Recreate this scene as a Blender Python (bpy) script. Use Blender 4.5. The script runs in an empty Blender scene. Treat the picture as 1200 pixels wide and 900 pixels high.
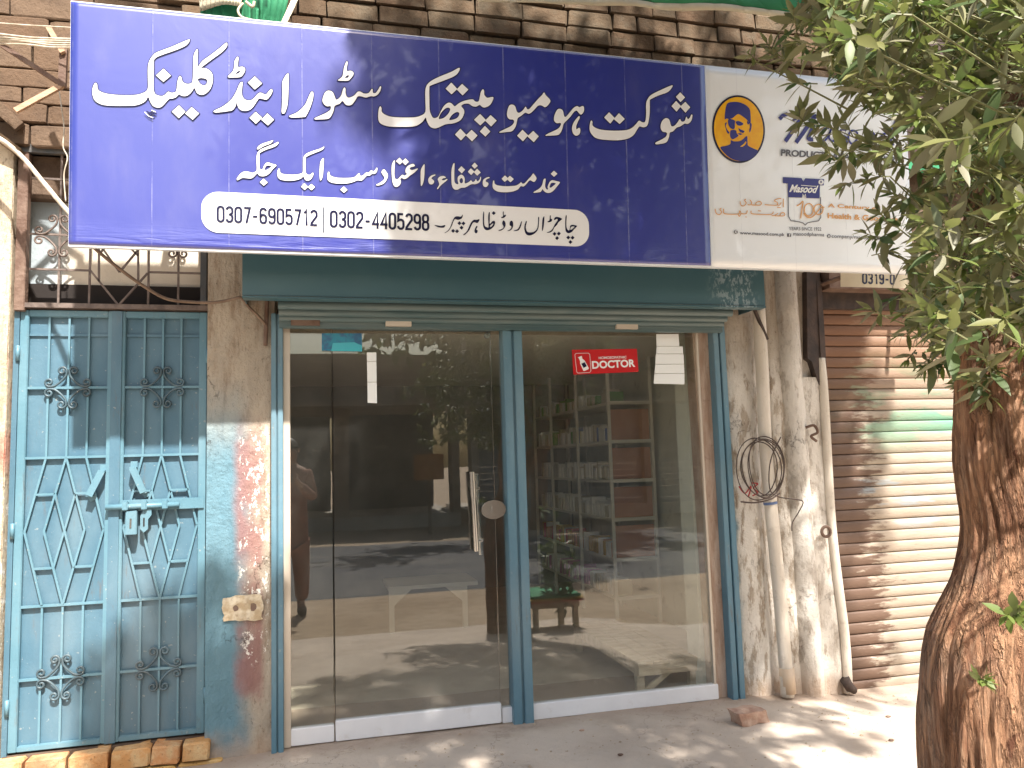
import bpy, bmesh, math, random
import numpy as np
from mathutils import Vector, Matrix, Euler, Quaternion, noise as mnoise
random.seed(7)
rng = np.random.default_rng(7)
scene = bpy.context.scene
col = scene.collection
rd = math.radians

# ------------------------------------------------------------------ camera
FPX = 920.0
PITCH, YAW, ROLL = rd(5.56), rd(14.1), rd(-1.745)
CAM = np.array([0.0, -4.0, 1.31])
def cam_axes(p, y, r):
    fwd0 = np.array([math.sin(y), math.cos(y), 0]); right = np.array([math.cos(y), -math.sin(y), 0]); up = np.array([0, 0, 1.])
    f = fwd0*math.cos(p)+up*math.sin(p); u = up*math.cos(p)-fwd0*math.sin(p)
    return right*math.cos(r)+u*math.sin(r), u*math.cos(r)-right*math.sin(r), f
CR, CU, CF = cam_axes(PITCH, YAW, ROLL)
cam_data = bpy.data.cameras.new('camera'); cam = bpy.data.objects.new('camera', cam_data); col.objects.link(cam)
m = Matrix.Identity(4)
for i in range(3):
    m[i][0] = CR[i]; m[i][1] = CU[i]; m[i][2] = -CF[i]; m[i][3] = CAM[i]
cam.matrix_world = m
cam_data.sensor_width = 36; cam_data.lens = 36*FPX/1200; cam_data.clip_start = 0.02; cam_data.clip_end = 2000
scene.camera = cam

def ray(px, py): return CF*FPX+CR*(px-600)-CU*(py-450)
def P(px, py, Y=None, Z=None):
    """point of the place seen at a photo pixel, on the plane Y= or Z="""
    d = ray(px, py)
    t = (Y-CAM[1])/d[1] if Y is not None else (Z-CAM[2])/d[2]
    return CAM+d*t
def PX(px, py, Y): return P(px, py, Y=Y)[0]
def PZ(px, py, Y): return P(px, py, Y=Y)[2]
def proj(p):
    v = np.asarray(p)-CAM; d = v@CF
    return 600+FPX*(v@CR)/d, 450-FPX*(v@CU)/d, d

# ------------------------------------------------------------------ light
SUN = np.array([-0.13, 0.60, -0.85]); SUN /= np.linalg.norm(SUN)      # travel direction of the sunlight
world = bpy.data.worlds.new('World'); scene.world = world; world.use_nodes = True
wn = world.node_tree.nodes; wl = world.node_tree.links
for n in list(wn): wn.remove(n)
sky = wn.new('ShaderNodeTexSky'); sky.sky_type = 'NISHITA'; sky.sun_disc = False
sky.sun_elevation = math.asin(-SUN[2]); sky.sun_rotation = math.atan2(-SUN[0], -SUN[1])
sky.air_density = 1.6; sky.dust_density = 4.0; sky.ozone_density = 1.0
bg = wn.new('ShaderNodeBackground'); bg.inputs['Strength'].default_value = 0.10
wo = wn.new('ShaderNodeOutputWorld')
wl.new(sky.outputs[0], bg.inputs['Color']); wl.new(bg.outputs[0], wo.inputs['Surface'])
sd = bpy.data.lights.new('sun', 'SUN'); sd.energy = 5.0; sd.angle = rd(1.1); sd.color = (1.0, 0.95, 0.88)
sun = bpy.data.objects.new('sun', sd); col.objects.link(sun)
sun.rotation_euler = Vector(SUN).to_track_quat('-Z', 'Y').to_euler(); sun.location = (2, -6, 9)
scene.view_settings.view_transform = 'Standard'; scene.view_settings.look = 'None'
scene.view_settings.exposure = 1.42; scene.view_settings.gamma = 1.0
scene.view_settings.use_curve_mapping = False
scene.render.engine = 'CYCLES'
scene.cycles.max_bounces = 10; scene.cycles.transparent_max_bounces = 24

# ------------------------------------------------------------------ materials
class NT:
    def __init__(s, name):
        s.m = bpy.data.materials.new(name); s.m.use_nodes = True; s.t = s.m.node_tree
        s.n = s.t.nodes; s.l = s.t.links
        for n in list(s.n): s.n.remove(n)
        s.out = s.n.new('ShaderNodeOutputMaterial')
        g = s.n.new('ShaderNodeNewGeometry'); s.geo = g; s.pos = g.outputs['Position']
        sp = s.n.new('ShaderNodeSeparateXYZ'); s.l.new(s.pos, sp.inputs[0]); s.x, s.y, s.z = sp.outputs
    def put(s, sock, v):
        if v is None: return
        if isinstance(v, bpy.types.NodeSocket): s.l.new(v, sock)
        else:
            if sock.type == 'RGBA' and len(v) == 3: v = (*v, 1)
            sock.default_value = v
    def math(s, op, a, b=0.0, clamp=False):
        n = s.n.new('ShaderNodeMath'); n.operation = op; n.use_clamp = clamp
        s.put(n.inputs[0], a); s.put(n.inputs[1], b); return n.outputs[0]
    def scaled(s, v=(1, 1, 1), off=(0, 0, 0)):
        n = s.n.new('ShaderNodeMapping'); s.l.new(s.pos, n.inputs[0]); n.inputs['Scale'].default_value = v; n.inputs['Location'].default_value = off
        return n.outputs[0]
    def noise(s, scale=5, detail=4, vec=None, rough=.55, dist=0):
        n = s.n.new('ShaderNodeTexNoise'); s.put(n.inputs['Vector'], vec or s.pos); n.inputs['Scale'].default_value = scale
        n.inputs['Detail'].default_value = detail; n.inputs['Roughness'].default_value = rough; n.inputs['Distortion'].default_value = dist
        return n.outputs['Fac']
    def vor(s, scale=5, vec=None, feat='F1'):
        nz = s.n.new('ShaderNodeTexNoise'); s.put(nz.inputs['Vector'], s.pos); nz.inputs['Scale'].default_value = 5; nz.inputs['Detail'].default_value = 7; nz.inputs['Roughness'].default_value = .65
        ml = s.n.new('ShaderNodeVectorMath'); ml.operation = 'MULTIPLY_ADD'; s.l.new(nz.outputs['Color'], ml.inputs[0]); ml.inputs[1].default_value = (.38, .38, .38); s.put(ml.inputs[2], vec or s.pos); vec = ml.outputs[0]
        n = s.n.new('ShaderNodeTexVoronoi'); s.put(n.inputs['Vector'], vec or s.pos); n.inputs['Scale'].default_value = scale; n.feature = feat
        return n.outputs['Distance']
    def step(s, v, lo, hi, a=0.0, b=1.0):
        n = s.n.new('ShaderNodeMapRange'); n.interpolation_type = 'SMOOTHSTEP'; s.put(n.inputs['Value'], v)
        if hi < lo: lo, hi, a, b = hi, lo, b, a
        n.inputs['From Min'].default_value = lo; n.inputs['From Max'].default_value = hi
        n.inputs['To Min'].default_value = a; n.inputs['To Max'].default_value = b; return n.outputs['Result']
    def mix(s, f, a, b, mode='MIX'):
        n = s.n.new('ShaderNodeMix'); n.data_type = 'RGBA'; n.blend_type = mode
        s.put(n.inputs['Factor'], f); s.put(n.inputs['A'] if False else n.inputs[6], a); s.put(n.inputs[7], b); return n.outputs[2]
    def mul(s, *a):
        r = a[0]
        for b in a[1:]: r = s.math('MULTIPLY', r, b)
        return r
    def add(s, a, b): return s.math('ADD', a, b)
    def rnd(s):
        n = s.n.new('ShaderNodeObjectInfo'); return n.outputs['Random']
    def bump(s, h, strength=.3, dist=.01):
        n = s.n.new('ShaderNodeBump'); s.put(n.inputs['Height'], h); n.inputs['Strength'].default_value = strength; n.inputs['Distance'].default_value = dist
        return n.outputs['Normal']
    def done(s, c, rough=.6, nrm=None, metal=0.0, spec=.5, coat=0.0, trans=None, ior=None):
        b = s.n.new('ShaderNodeBsdfPrincipled')
        if ior: b.inputs['IOR'].default_value = ior
        s.put(b.inputs['Base Color'], c); s.put(b.inputs['Roughness'], rough)
        s.put(b.inputs['Metallic'], metal); b.inputs['Specular IOR Level'].default_value = spec; b.inputs['Coat Weight'].default_value = coat
        b.inputs['Coat Roughness'].default_value = .05
        if nrm is not None: s.l.new(nrm, b.inputs['Normal'])
        o = b.outputs[0]
        if trans:
            t = s.n.new('ShaderNodeBsdfTranslucent'); s.put(t.inputs[0], trans[0])
            mx = s.n.new('ShaderNodeMixShader'); mx.inputs[0].default_value = trans[1]
            s.l.new(o, mx.inputs[1]); s.l.new(t.outputs[0], mx.inputs[2]); o = mx.outputs[0]
        s.l.new(o, s.out.inputs['Surface']); return s.m

def simple(name, c1, c2=None, scale=6, rough=.6, bump=.15, bscale=60, metal=0, spec=.5, dirt=None, jitter=0.0, stretch=(1, 1, 1)):
    t = NT(name); c = c1
    if c2:
        c = t.mix(t.step(t.noise(scale, 6, t.scaled(stretch)), .35, .65), c1, c2)
    if jitter:
        r = t.rnd(); c = t.mix(t.math('MULTIPLY', r, jitter), c, c2 or (0.1, .08, .06))
    if dirt:
        c = t.mix(t.step(t.noise(scale*2.3, 8, rough=.7), .55, .75, 0, dirt[3]), c, dirt[:3])
    n = t.bump(t.noise(bscale, 5, t.scaled(stretch)), bump, .01) if bump else None
    return t.done(c, rough, n, metal, spec)

M = {}
M['navy'] = None
def sign_material(name, c):
    t = NT(name)
    creases = t.noise(2.2, 5, t.scaled((.9, 1, .6)), dist=.8)
    weave = t.noise(140, 2, t.scaled((3, 1, .15)))
    h = t.add(t.math('MULTIPLY', creases, .8), t.math('MULTIPLY', weave, .025))
    low = t.step(t.z, 2.36, 2.22)                                   # crumpled hem at the foot of the flex
    hem = t.mul(low, t.noise(9, 6, t.scaled((.35, 1, 4)), dist=1.0))
    h = t.add(h, t.math('MULTIPLY', hem, 1.4))
    # vertical folds where the flex was packed
    fx = t.math('ABSOLUTE', t.math('SUBTRACT', t.math('FRACT', t.math('MULTIPLY', t.add(t.x, .51), 3.27)), .5))
    fold = t.mul(t.step(fx, .012, .003), t.step(t.noise(6, 6, t.scaled((.2, 1, 1)), rough=.8), .35, .7))
    h = t.add(h, t.mul(fold, .35))
    dust = t.step(t.noise(5, 7, t.scaled((1, 1, .4))), .5, .8, 0, .08)
    c2 = t.mix(dust, c, (.45, .42, .40))
    c2 = t.mix(t.mul(fold, .28), c2, (.5, .5, .6))
    return t.done(c2, .44, t.bump(h, .25, .02), spec=.5, coat=.8, ior=1.85)
M['navy'] = sign_material('navy_flex', (.010, .019, .255))
M['flex_white'] = sign_material('white_flex', (.85, .89, .93))
M['print_white'] = simple('print_white', (.84, .85, .86), rough=.3, bump=0)
M['print_dark'] = simple('print_dark', (.012, .012, .045), rough=.25, bump=0)
M['print_navy'] = simple('print_navy', (.03, .03, .20), rough=.25, bump=0)
M['print_orange'] = simple('print_orange', (.68, .36, .13), rough=.3, bump=0)
M['print_yellow'] = simple('print_yellow', (.86, .47, .01), (.80, .38, .01), 20, rough=.25, bump=0)
M['print_grey'] = simple('print_grey', (.10, .10, .12), rough=.3, bump=0)
M['red'] = simple('sticker_red', (.52, .012, .015), rough=.3, bump=0)
M['sticker_blue'] = simple('sticker_blue', (.01, .22, .34), (.02, .10, .22), 30, rough=.2, bump=0)
M['sticker_cyan'] = simple('sticker_cyan', (.05, .42, .52), rough=.2, bump=0)

def painted_metal(name, c, c2, worn=(.35, .36, .33), amt=.5, rough=.45):
    t = NT(name)
    base = t.mix(t.step(t.noise(4, 6, t.scaled((2, 1, .7))), .3, .7), c, c2)
    dust = t.step(t.noise(2.2, 5, t.scaled((1.5, 1, .5))), .45, .75, 0, .38)
    base = t.mix(t.mul(dust, .7), base, (.25, .29, .30))
    sp = t.step(t.noise(55, 3), .68, .72, 0, amt)
    base = t.mix(sp, base, worn)
    gr = t.step(t.noise(14, 8, t.scaled((1, 1, .5)), rough=.75), .62, .78, 0, .55)
    base = t.mix(gr, base, (.10, .07, .05))
    run = t.mul(t.step(t.noise(30, 6, t.scaled((1, 1, .12)), rough=.75), .56, .68), t.step(t.noise(4, 4), .45, .62), .5)
    base = t.mix(run, base, (.13, .085, .055))
    h = t.add(t.noise(90, 4), t.math('MULTIPLY', t.noise(7, 3), 4.0))
    return t.done(base, rough, t.bump(h, .12, .01), spec=.5)
M['teal_door'] = painted_metal('teal_door_paint', (.056, .130, .185), (.082, .162, .215))
M['teal_bar'] = painted_metal('teal_bar_paint', (.085, .19, .245), (.115, .225, .28))
M['scroll'] = painted_metal('scroll_paint', (.03, .05, .06), (.07, .12, .15))  # darkened both for rust and for shadow on the scrollwork
M['teal_frame'] = painted_metal('teal_frame_paint', (.085, .185, .25), (.12, .225, .285), amt=.4)
t = NT('housing_paint')
base = t.mix(t.step(t.noise(1.6, 5, t.scaled((1, 1, 2))), .3, .7), (.040, .100, .125), (.052, .115, .135))
chip = t.mul(t.step(t.noise(30, 5, t.scaled((1.6, 1, .8)), rough=.7), .50, .54), t.step(t.x, 1.98, 2.12), t.step(t.x, 2.33, 2.25), t.step(t.noise(7, 2), .4, .5))
base = t.mix(t.math('MULTIPLY', chip, .45), base, (.42, .50, .52))
scr = t.mul(t.step(t.noise(24, 6, t.scaled((.7, 1, 2.2)), rough=.8), .67, .70), .5)
base = t.mix(scr, base, (.02, .04, .05))
M['teal_dark'] = t.done(base, .35, t.bump(t.add(t.noise(8, 4), t.mul(t.noise(80, 3), .2)), .15, .01))
M['teal_slat'] = simple('old_slat_paint', (.06, .11, .12), (.11, .15, .15), 8, .4, .2, stretch=(.3, 1, 3))

def brick_mat(name, a, b, c):
    t = NT(name)
    r = t.rnd()
    base = t.mix(r, a, b)
    base = t.mix(t.step(t.noise(9, 8, rough=.7), .42, .7, 0, .75), base, c)
    pits = t.noise(60, 6, rough=.7)
    base = t.mix(t.step(pits, .56, .7, 0, .6), base, (.07, .04, .025))
    return t.done(base, .9, t.bump(t.add(pits, t.mul(t.noise(16, 5), 1.3)), .55, .012), spec=.2)
M['brick'] = brick_mat('wall_brick', (.115, .070, .042), (.15, .105, .066), (.135, .11, .078))
M['brick_y'] = brick_mat('step_brick', (.55, .36, .12), (.50, .22, .10), (.62, .50, .30))
M['tile'] = brick_mat('roof_tile', (.13, .082, .052), (.16, .11, .075), (.10, .068, .048))
M['mortar'] = simple('mortar', (.075, .045, .028), (.12, .08, .055), 12, .95, .8, 40)
M['clay'] = simple('clay_brick_bat', (.36, .21, .15), (.46, .32, .24), 18, .9, .6, 50)

def plaster(name, cream=(.44, .375, .295), grime=(.20, .13, .08), teal_x=None, red=None, chips=None, hi=None, tealz=2.0, dark_top=True):
    t = NT(name)
    v = t.noise(3.5, 7, t.scaled((1.6, 1, .6)), rough=.65)
    c = t.mix(t.step(v, .35, .7), cream, tuple(.78*k for k in cream))
    c = t.mix(t.step(t.noise(8, 8, t.scaled((2.2, 1, .45)), rough=.8), .47, .68, 0, .7), c, grime)
    c = t.mix(t.step(t.noise(45, 8, t.scaled((1.3, 1, .7)), rough=.8), .56, .64, 0, .6), c, (.10, .065, .045))
    if hi:      # limewash, worn to bright flakes below the given height
        wmask = t.mul(t.step(t.add(t.z, t.mul(t.noise(4, 4), .5)), hi+.45, hi), t.step(t.noise(11, 8, t.scaled((2.0, 1, .6)), rough=.7), .42, .52))
        c = t.mix(t.math('MULTIPLY', wmask, .85), c, (.70, .66, .60))
    if teal_x:
        xs = t.add(t.x, t.mul(t.math('SUBTRACT', t.noise(5, 5), .5), .13))
        mk = t.mul(t.step(xs, teal_x[1], teal_x[0]), t.step(t.add(t.z, t.mul(t.noise(3, 3), .3)), tealz, tealz-.45))
        c = t.mix(t.math('MULTIPLY', mk, .92), c, (.105, .225, .29))
    if red:
        (x0, x1, z0, z1, rc) = red
        mk = t.mul(t.step(t.add(t.x, t.mul(t.noise(6, 4), .06)), x0, x0+.05), t.step(t.x, x1, x1-.04), t.step(t.z, z0, z0+.15), t.step(t.z, z1, z1-.2), t.step(t.noise(3.4, 5), .36, .56))
        c = t.mix(t.math('MULTIPLY', mk, .8), c, rc)
    if chips:
        (x0, x1, z0, z1) = chips
        mk = t.mul(t.step(t.x, x0, x0+.03), t.step(t.x, x1, x1-.02), t.step(t.z, z0, z0+.1), t.step(t.z, z1, z1-.1), t.step(t.noise(26, 7, t.scaled((1.4, 1, .8)), rough=.75), .555, .575))
        c = t.mix(mk, c, (.78, .74, .68))
    crack = t.step(t.vor(5.5, t.scaled((1.4, 1, .8)), 'DISTANCE_TO_EDGE'), .012, .004)
    crack = t.mul(crack, t.step(t.noise(2.5, 3), .56, .64))
    c = t.mix(t.math('MULTIPLY', crack, .65), c, (.08, .05, .035))
    foot = t.step(t.add(t.z, t.mul(t.noise(9, 5), .18)), .22, .08, 0, .6)
    c = t.mix(foot, c, (.47, .33, .23))
    h = t.add(t.noise(30, 8, rough=.7), t.mul(v, 2.0))
    h = t.math('SUBTRACT', h, t.mul(crack, .8))
    return t.done(c, .85, t.bump(h, .8, .014), spec=.25)
M['pillar'] = plaster('pillar_plaster', teal_x=(-.38, -.27), red=(-.37, -.23, .15, 1.6, (.27, .13, .12)), chips=(-.37, -.215, .35, 1.55), tealz=1.95)
M['wall_left'] = plaster('left_wall_plaster', cream=(.60, .50, .37), red=(-1.55, -1.33, 1.25, 1.95, (.5, .12, .09)), chips=(-1.5, -1.33, .2, 1.3))
M['wall_right'] = plaster('right_wall_plaster', cream=(.46, .395, .32), hi=1.9, teal_x=(2.24, 2.28), tealz=1.9)
M['wall_white'] = plaster('white_column_plaster', cream=(.54, .49, .43), hi=2.0)
M['plaster'] = plaster('plain_plaster', cream=(.50, .42, .31))
M['jamb'] = simple('jamb_wood', (.38, .25, .18), (.52, .40, .32), 9, .7, .5, 40, dirt=(.16, .07, .04, .7), stretch=(3, 1, .5))
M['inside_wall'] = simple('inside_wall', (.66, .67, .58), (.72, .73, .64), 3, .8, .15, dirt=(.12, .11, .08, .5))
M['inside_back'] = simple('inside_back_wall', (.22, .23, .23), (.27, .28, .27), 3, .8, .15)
M['inside_floor'] = simple('inside_floor', (.52, .45, .36), (.60, .53, .43), 5, .7, .2)
M['ceiling'] = simple('inside_ceiling', (.72, .68, .60), (.76, .72, .64), 3, .8, .1)
M['steel'] = simple('brushed_steel', (.55, .54, .52), rough=.22, metal=1, bump=.02, bscale=120)
M['alu'] = simple('satin_aluminium', (.82, .82, .84), (.76, .76, .78), 5, rough=.35, metal=.1, bump=.03, dirt=(.45, .38, .31, .3))
M['alu_cream'] = simple('cream_aluminium', (.60, .52, .43), rough=.35, metal=.2, bump=.03)
M['rust'] = simple('rusty_steel', (.11, .06, .04), (.17, .11, .08), 14, .7, .4, 60)
M['rust_dark'] = simple('dark_rusty_steel', (.035, .025, .022), (.07, .045, .035), 14, .7, .4, 60)
M['grille_grey'] = simple('grey_frame_paint', (.055, .06, .065), (.085, .075, .065), 10, .5, .3)
M['grille_bar'] = simple('worn_grille_bar', (.09, .065, .055), (.16, .12, .10), 20, .6, .3)
t = NT('transom_board')
c = t.mix(t.step(t.noise(4, 5), .35, .65), (.52, .46, .37), (.62, .55, .45))
c = t.mix(t.mul(t.step(t.add(t.x, t.mul(t.noise(5, 5), .22)), -.98, -1.14), .8), c, (.24, .31, .36))
M['transom'] = t.done(c, .8, t.bump(t.noise(40, 6), .3, .01))
M['black'] = simple('dark_void', (.015, .01, .008), rough=.9, bump=0)
M['cable_white'] = simple('white_cable', (.55, .50, .42), (.38, .32, .24), 20, .5, .1)
M['cable_brown'] = simple('dusty_brown_cable', (.12, .075, .05), (.19, .13, .09), 20, .6, .1)
M['cable_dark'] = simple('dark_cable', (.05, .035, .028), (.09, .06, .05), 20, .6, .1)
M['bamboo'] = simple('stick_wood', (.34, .20, .12), (.42, .27, .17), 14, .7, .3, stretch=(1, 1, 4))
M['pvc'] = simple('limewashed_pipe', (.56, .50, .42), (.64, .58, .50), 8, .6, .3, 40, dirt=(.22, .15, .11, .55), stretch=(2, 1, .5))
M['tape'] = simple('parcel_tape', (.55, .42, .30), rough=.4)
M['bench_wood'] = simple('worn_bench_wood', (.42, .34, .24), (.54, .45, .33), 7, .7, .4, 40, dirt=(.14, .10, .07, .6), stretch=(1, 3, 3))
M['table_white'] = simple('whitewashed_table', (.78, .75, .66), rough=.6)
M['card'] = simple('brown_cardboard', (.45, .20, .11), (.50, .25, .15), 6, .8, .1)
M['rack'] = simple('cream_rack_steel', (.74, .72, .64), rough=.5)
M['green_cloth'] = simple('green_flag_cloth', (.018, .17, .075), (.03, .24, .11), 4, .8, .2, 50)
M['cream_cloth'] = simple('cream_cloth', (.60, .54, .40), (.52, .46, .34), 5, .8, .3, 50)
M['shoe_white'] = simple('white_paper', (.78, .80, .80), rough=.5)
for nm, c in dict(box_white=(.80, .80, .77), box_cream=(.55, .5, .38), box_yellow=(.55, .35, .04), box_red=(.5, .03, .05), box_blue=(.06, .14, .42), box_green=(.12, .35, .08), box_pink=(.5, .2, .38), box_orange=(.5, .17, .04)).items():
    M[nm] = simple(nm, c, rough=.5, bump=0)

# old roller shutter on the right
t = NT('old_shutter_paint')
c = t.mix(t.step(t.noise(3.5, 7, t.scaled((.4, 1, 4)), rough=.7), .35, .65), (.32, .275, .215), (.44, .395, .325))
rows_ = t.n.new('ShaderNodeTexWhiteNoise'); rows_.noise_dimensions = '1D'; t.l.new(t.rnd(), rows_.inputs['W'])
c = t.mix(t.mul(rows_.outputs['Value'], .35), c, (.20, .15, .11))
gm = t.mul(t.step(t.noise(2.6, 5, t.scaled((.7, 1, 2.2), (3.1, 0, 1.7))), .44, .54), t.step(t.z, 1.2, 1.45), t.step(t.z, 1.98, 1.8), .9)
c = t.mix(gm, c, (.10, .30, .20))
bl = t.mul(t.step(t.noise(3, 3, t.scaled((.8, 1, 4), (0, 0, .6))), .54, .62), t.step(t.z, .8, .9), t.step(t.z, 1.2, 1.1), .6)
c = t.mix(bl, c, (.22, .38, .50))
xr = t.add(t.x, t.mul(t.math('SUBTRACT', t.noise(9, 6, t.scaled((.5, 1, 2.5)), rough=.7), .5), .9))
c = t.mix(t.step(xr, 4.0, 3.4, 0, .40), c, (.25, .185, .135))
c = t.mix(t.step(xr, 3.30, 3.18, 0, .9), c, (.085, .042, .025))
c = t.mix(t.mul(t.step(t.z, 1.45, 1.95), .75), c, (.19, .085, .04))
c = t.mix(t.step(t.noise(40, 7, t.scaled((.4, 1, 2)), rough=.7), .6, .72, 0, .5), c, (.13, .06, .03))
M['old_slat'] = t.done(c, .6, t.bump(t.noise(50, 6, t.scaled((.6, 1, 2))), .25, .01))

# ground
t = NT('dusty_concrete')
c = t.mix(t.step(t.noise(1.3, 7, rough=.6), .35, .65), (.45, .37, .30), (.54, .455, .375))
c = t.mix(t.step(t.noise(7, 8, rough=.7), .5, .75, 0, .5), c, (.47, .405, .345))
c = t.mix(t.step(t.noise(38, 6, rough=.7), .62, .72, 0, .35), c, (.22, .15, .11))
crack = t.mul(t.step(t.vor(1.7, t.scaled((1, 1.3, 1)), 'DISTANCE_TO_EDGE'), .007, .002), t.step(t.noise(1.7, 3), .5, .58), .45)
c = t.mix(crack, c, (.13, .09, .07))
c = t.mix(t.mul(t.step(t.add(t.y, t.mul(t.noise(6, 6), .3)), -.12, .12), .5), c, (.25, .17, .12))
st2_ = t.mul(t.step(t.noise(3.2, 8, rough=.75), .56, .66), .35); c = t.mix(st2_, c, (.24, .185, .145))
h = t.add(t.mul(t.noise(5, 6), 2.5), t.noise(60, 8, rough=.75))
M['concrete'] = t.done(c, .9, t.bump(h, .55, .012), spec=.2)
t = NT('sandy_soil')
c = t.mix(t.step(t.noise(.7, 8, rough=.65), .35, .65), (.33, .25, .175), (.42, .33, .24))
c = t.mix(t.step(t.noise(9, 8, t.scaled((.5, 1.6, 1)), rough=.75), .56, .72, 0, .5), c, (.20, .145, .10))
M['soil'] = t.done(c, .95, t.bump(t.noise(14, 8, t.scaled((.6, 1.5, 1)), rough=.7), .6, .03), spec=.1)
t = NT('dusty_asphalt')
c = t.mix(t.step(t.noise(1.2, 7, t.scaled((.35, 1.4, 1))), .35, .7), (.075, .075, .08), (.135, .125, .115))
M['asphalt'] = t.done(c, .85, t.bump(t.noise(120, 4), .4, .01), spec=.3)

# bark
t = NT('peeling_bark')
gv = t.scaled((20, 20, 2.0))
rid = t.noise(1.0, 8, gv, rough=.7, dist=.35)
fine = t.noise(3.4, 8, gv, rough=.75, dist=.5)
c = t.mix(t.step(rid, .38, .62), (.32, .15, .085), (.66, .37, .215))
c = t.mix(t.step(fine, .5, .7, 0, .7), c, (.60, .40, .26))
c = t.mix(t.mul(t.step(t.noise(2.1, 4), .46, .6), t.step(fine, .3, .6), .75), c, (.31, .25, .21))
crk = t.math('ABSOLUTE', t.math('SUBTRACT', t.noise(1.0, 5, t.scaled((15, 15, 1.7), (3, 1, 0)), rough=.6, dist=.5), .5))
crm = t.step(crk, .045, .008)
crk2 = t.step(t.math('ABSOLUTE', t.math('SUBTRACT', t.noise(2.2, 5, t.scaled((15, 15, 2.6), (7, 2, 0)), rough=.65, dist=.6), .5)), .035, .006)
c = t.mix(t.mul(crm, .42), c, (.13, .07, .042)); c = t.mix(t.mul(crk2, .35), c, (.14, .075, .045))
c = t.mix(t.step(t.noise(16, 5, t.scaled((1, 1, .6))), .70, .73, 0, .7), c, (.12, .035, .02))
M['bark'] = t.done(c, .85, t.bump(t.math('SUBTRACT', t.add(t.mul(rid, 1.0), t.mul(fine, .8)), t.add(t.mul(crm, .7), t.mul(crk2, .4))), 1.0, .05), spec=.2)
M['twig'] = simple('twig_bark', (.20, .15, .07), (.28, .22, .10), 20, .7, .2)
M['twig_green'] = simple('green_shoot', (.15, .15, .06), rough=.5, bump=0)
def leaf_mat(name, a, b, tr):
    t = NT(name)
    r = t.noise(9, 2); c = t.mix(t.step(r, .3, .7), a, b)
    c = t.mix(t.mul(t.rnd(), .5), c, tuple(.8*k for k in a))
    back = t.geo.outputs['Backfacing']
    c = t.mix(t.mul(back, .55), c, (.21, .21, .13))
    return t.done(c, .5, None, spec=.4, trans=(tr, .28))
M['leaf_a'] = leaf_mat('leaf_olive', (.150, .152, .052), (.205, .198, .075), (.12, .15, .035))
M['leaf_b'] = leaf_mat('leaf_green', (.062, .095, .034), (.10, .138, .052), (.08, .14, .03))
M['leaf_c'] = leaf_mat('leaf_young', (.10, .14, .03), (.13, .17, .045), (.20, .26, .05))
M['leaf_d'] = leaf_mat('leaf_greyed', (.20, .19, .12), (.26, .24, .165), (.11, .12, .06))

# glass
def glass_mat(name, tint):
    t = NT(name)
    nrm = t.bump(t.noise(1.6, 2), .012, .05)
    tr = t.n.new('ShaderNodeBsdfTransparent'); tr.inputs[0].default_value = (*tint, 1)
    gl = t.n.new('ShaderNodeBsdfGlossy'); gl.inputs['Roughness'].default_value = 0.0; gl.inputs['Color'].default_value = (1, 1, 1, 1)
    t.l.new(nrm, gl.inputs['Normal'])
    d = t.n.new('ShaderNodeVectorMath'); d.operation = 'DOT_PRODUCT'
    t.l.new(t.geo.outputs['Incoming'], d.inputs[0]); t.l.new(t.geo.outputs['Normal'], d.inputs[1])
    cth = t.math('ABSOLUTE', d.outputs['Value'])
    f = t.math('POWER', t.math('SUBTRACT', 1.0, cth, True), 5.0)
    f = t.add(t.mul(f, .94), .075)
    mx = t.n.new('ShaderNodeMixShader'); t.l.new(f, mx.inputs[0]); t.l.new(tr.outputs[0], mx.inputs[1]); t.l.new(gl.outputs[0], mx.inputs[2])
    df = t.n.new('ShaderNodeBsdfDiffuse'); df.inputs[0].default_value = (.62, .60, .54, 1)
    smear = t.add(t.mul(t.step(t.noise(3, 7, t.scaled((1, 1, .5)), rough=.7), .4, .75), .022), .009)
    smear = t.add(smear, t.mul(t.step(t.z, .5, .05), .035))
    m2 = t.n.new('ShaderNodeMixShader'); t.l.new(smear, m2.inputs[0]); t.l.new(mx.outputs[0], m2.inputs[1]); t.l.new(df.outputs[0], m2.inputs[2])
    t.l.new(m2.outputs[0], t.out.inputs['Surface']); return t.m
M['glass'] = glass_mat('tinted_shop_glass', (.96, .97, .95))
M['glass_door'] = glass_mat('dark_tinted_door_glass', (.92, .93, .92))

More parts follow.
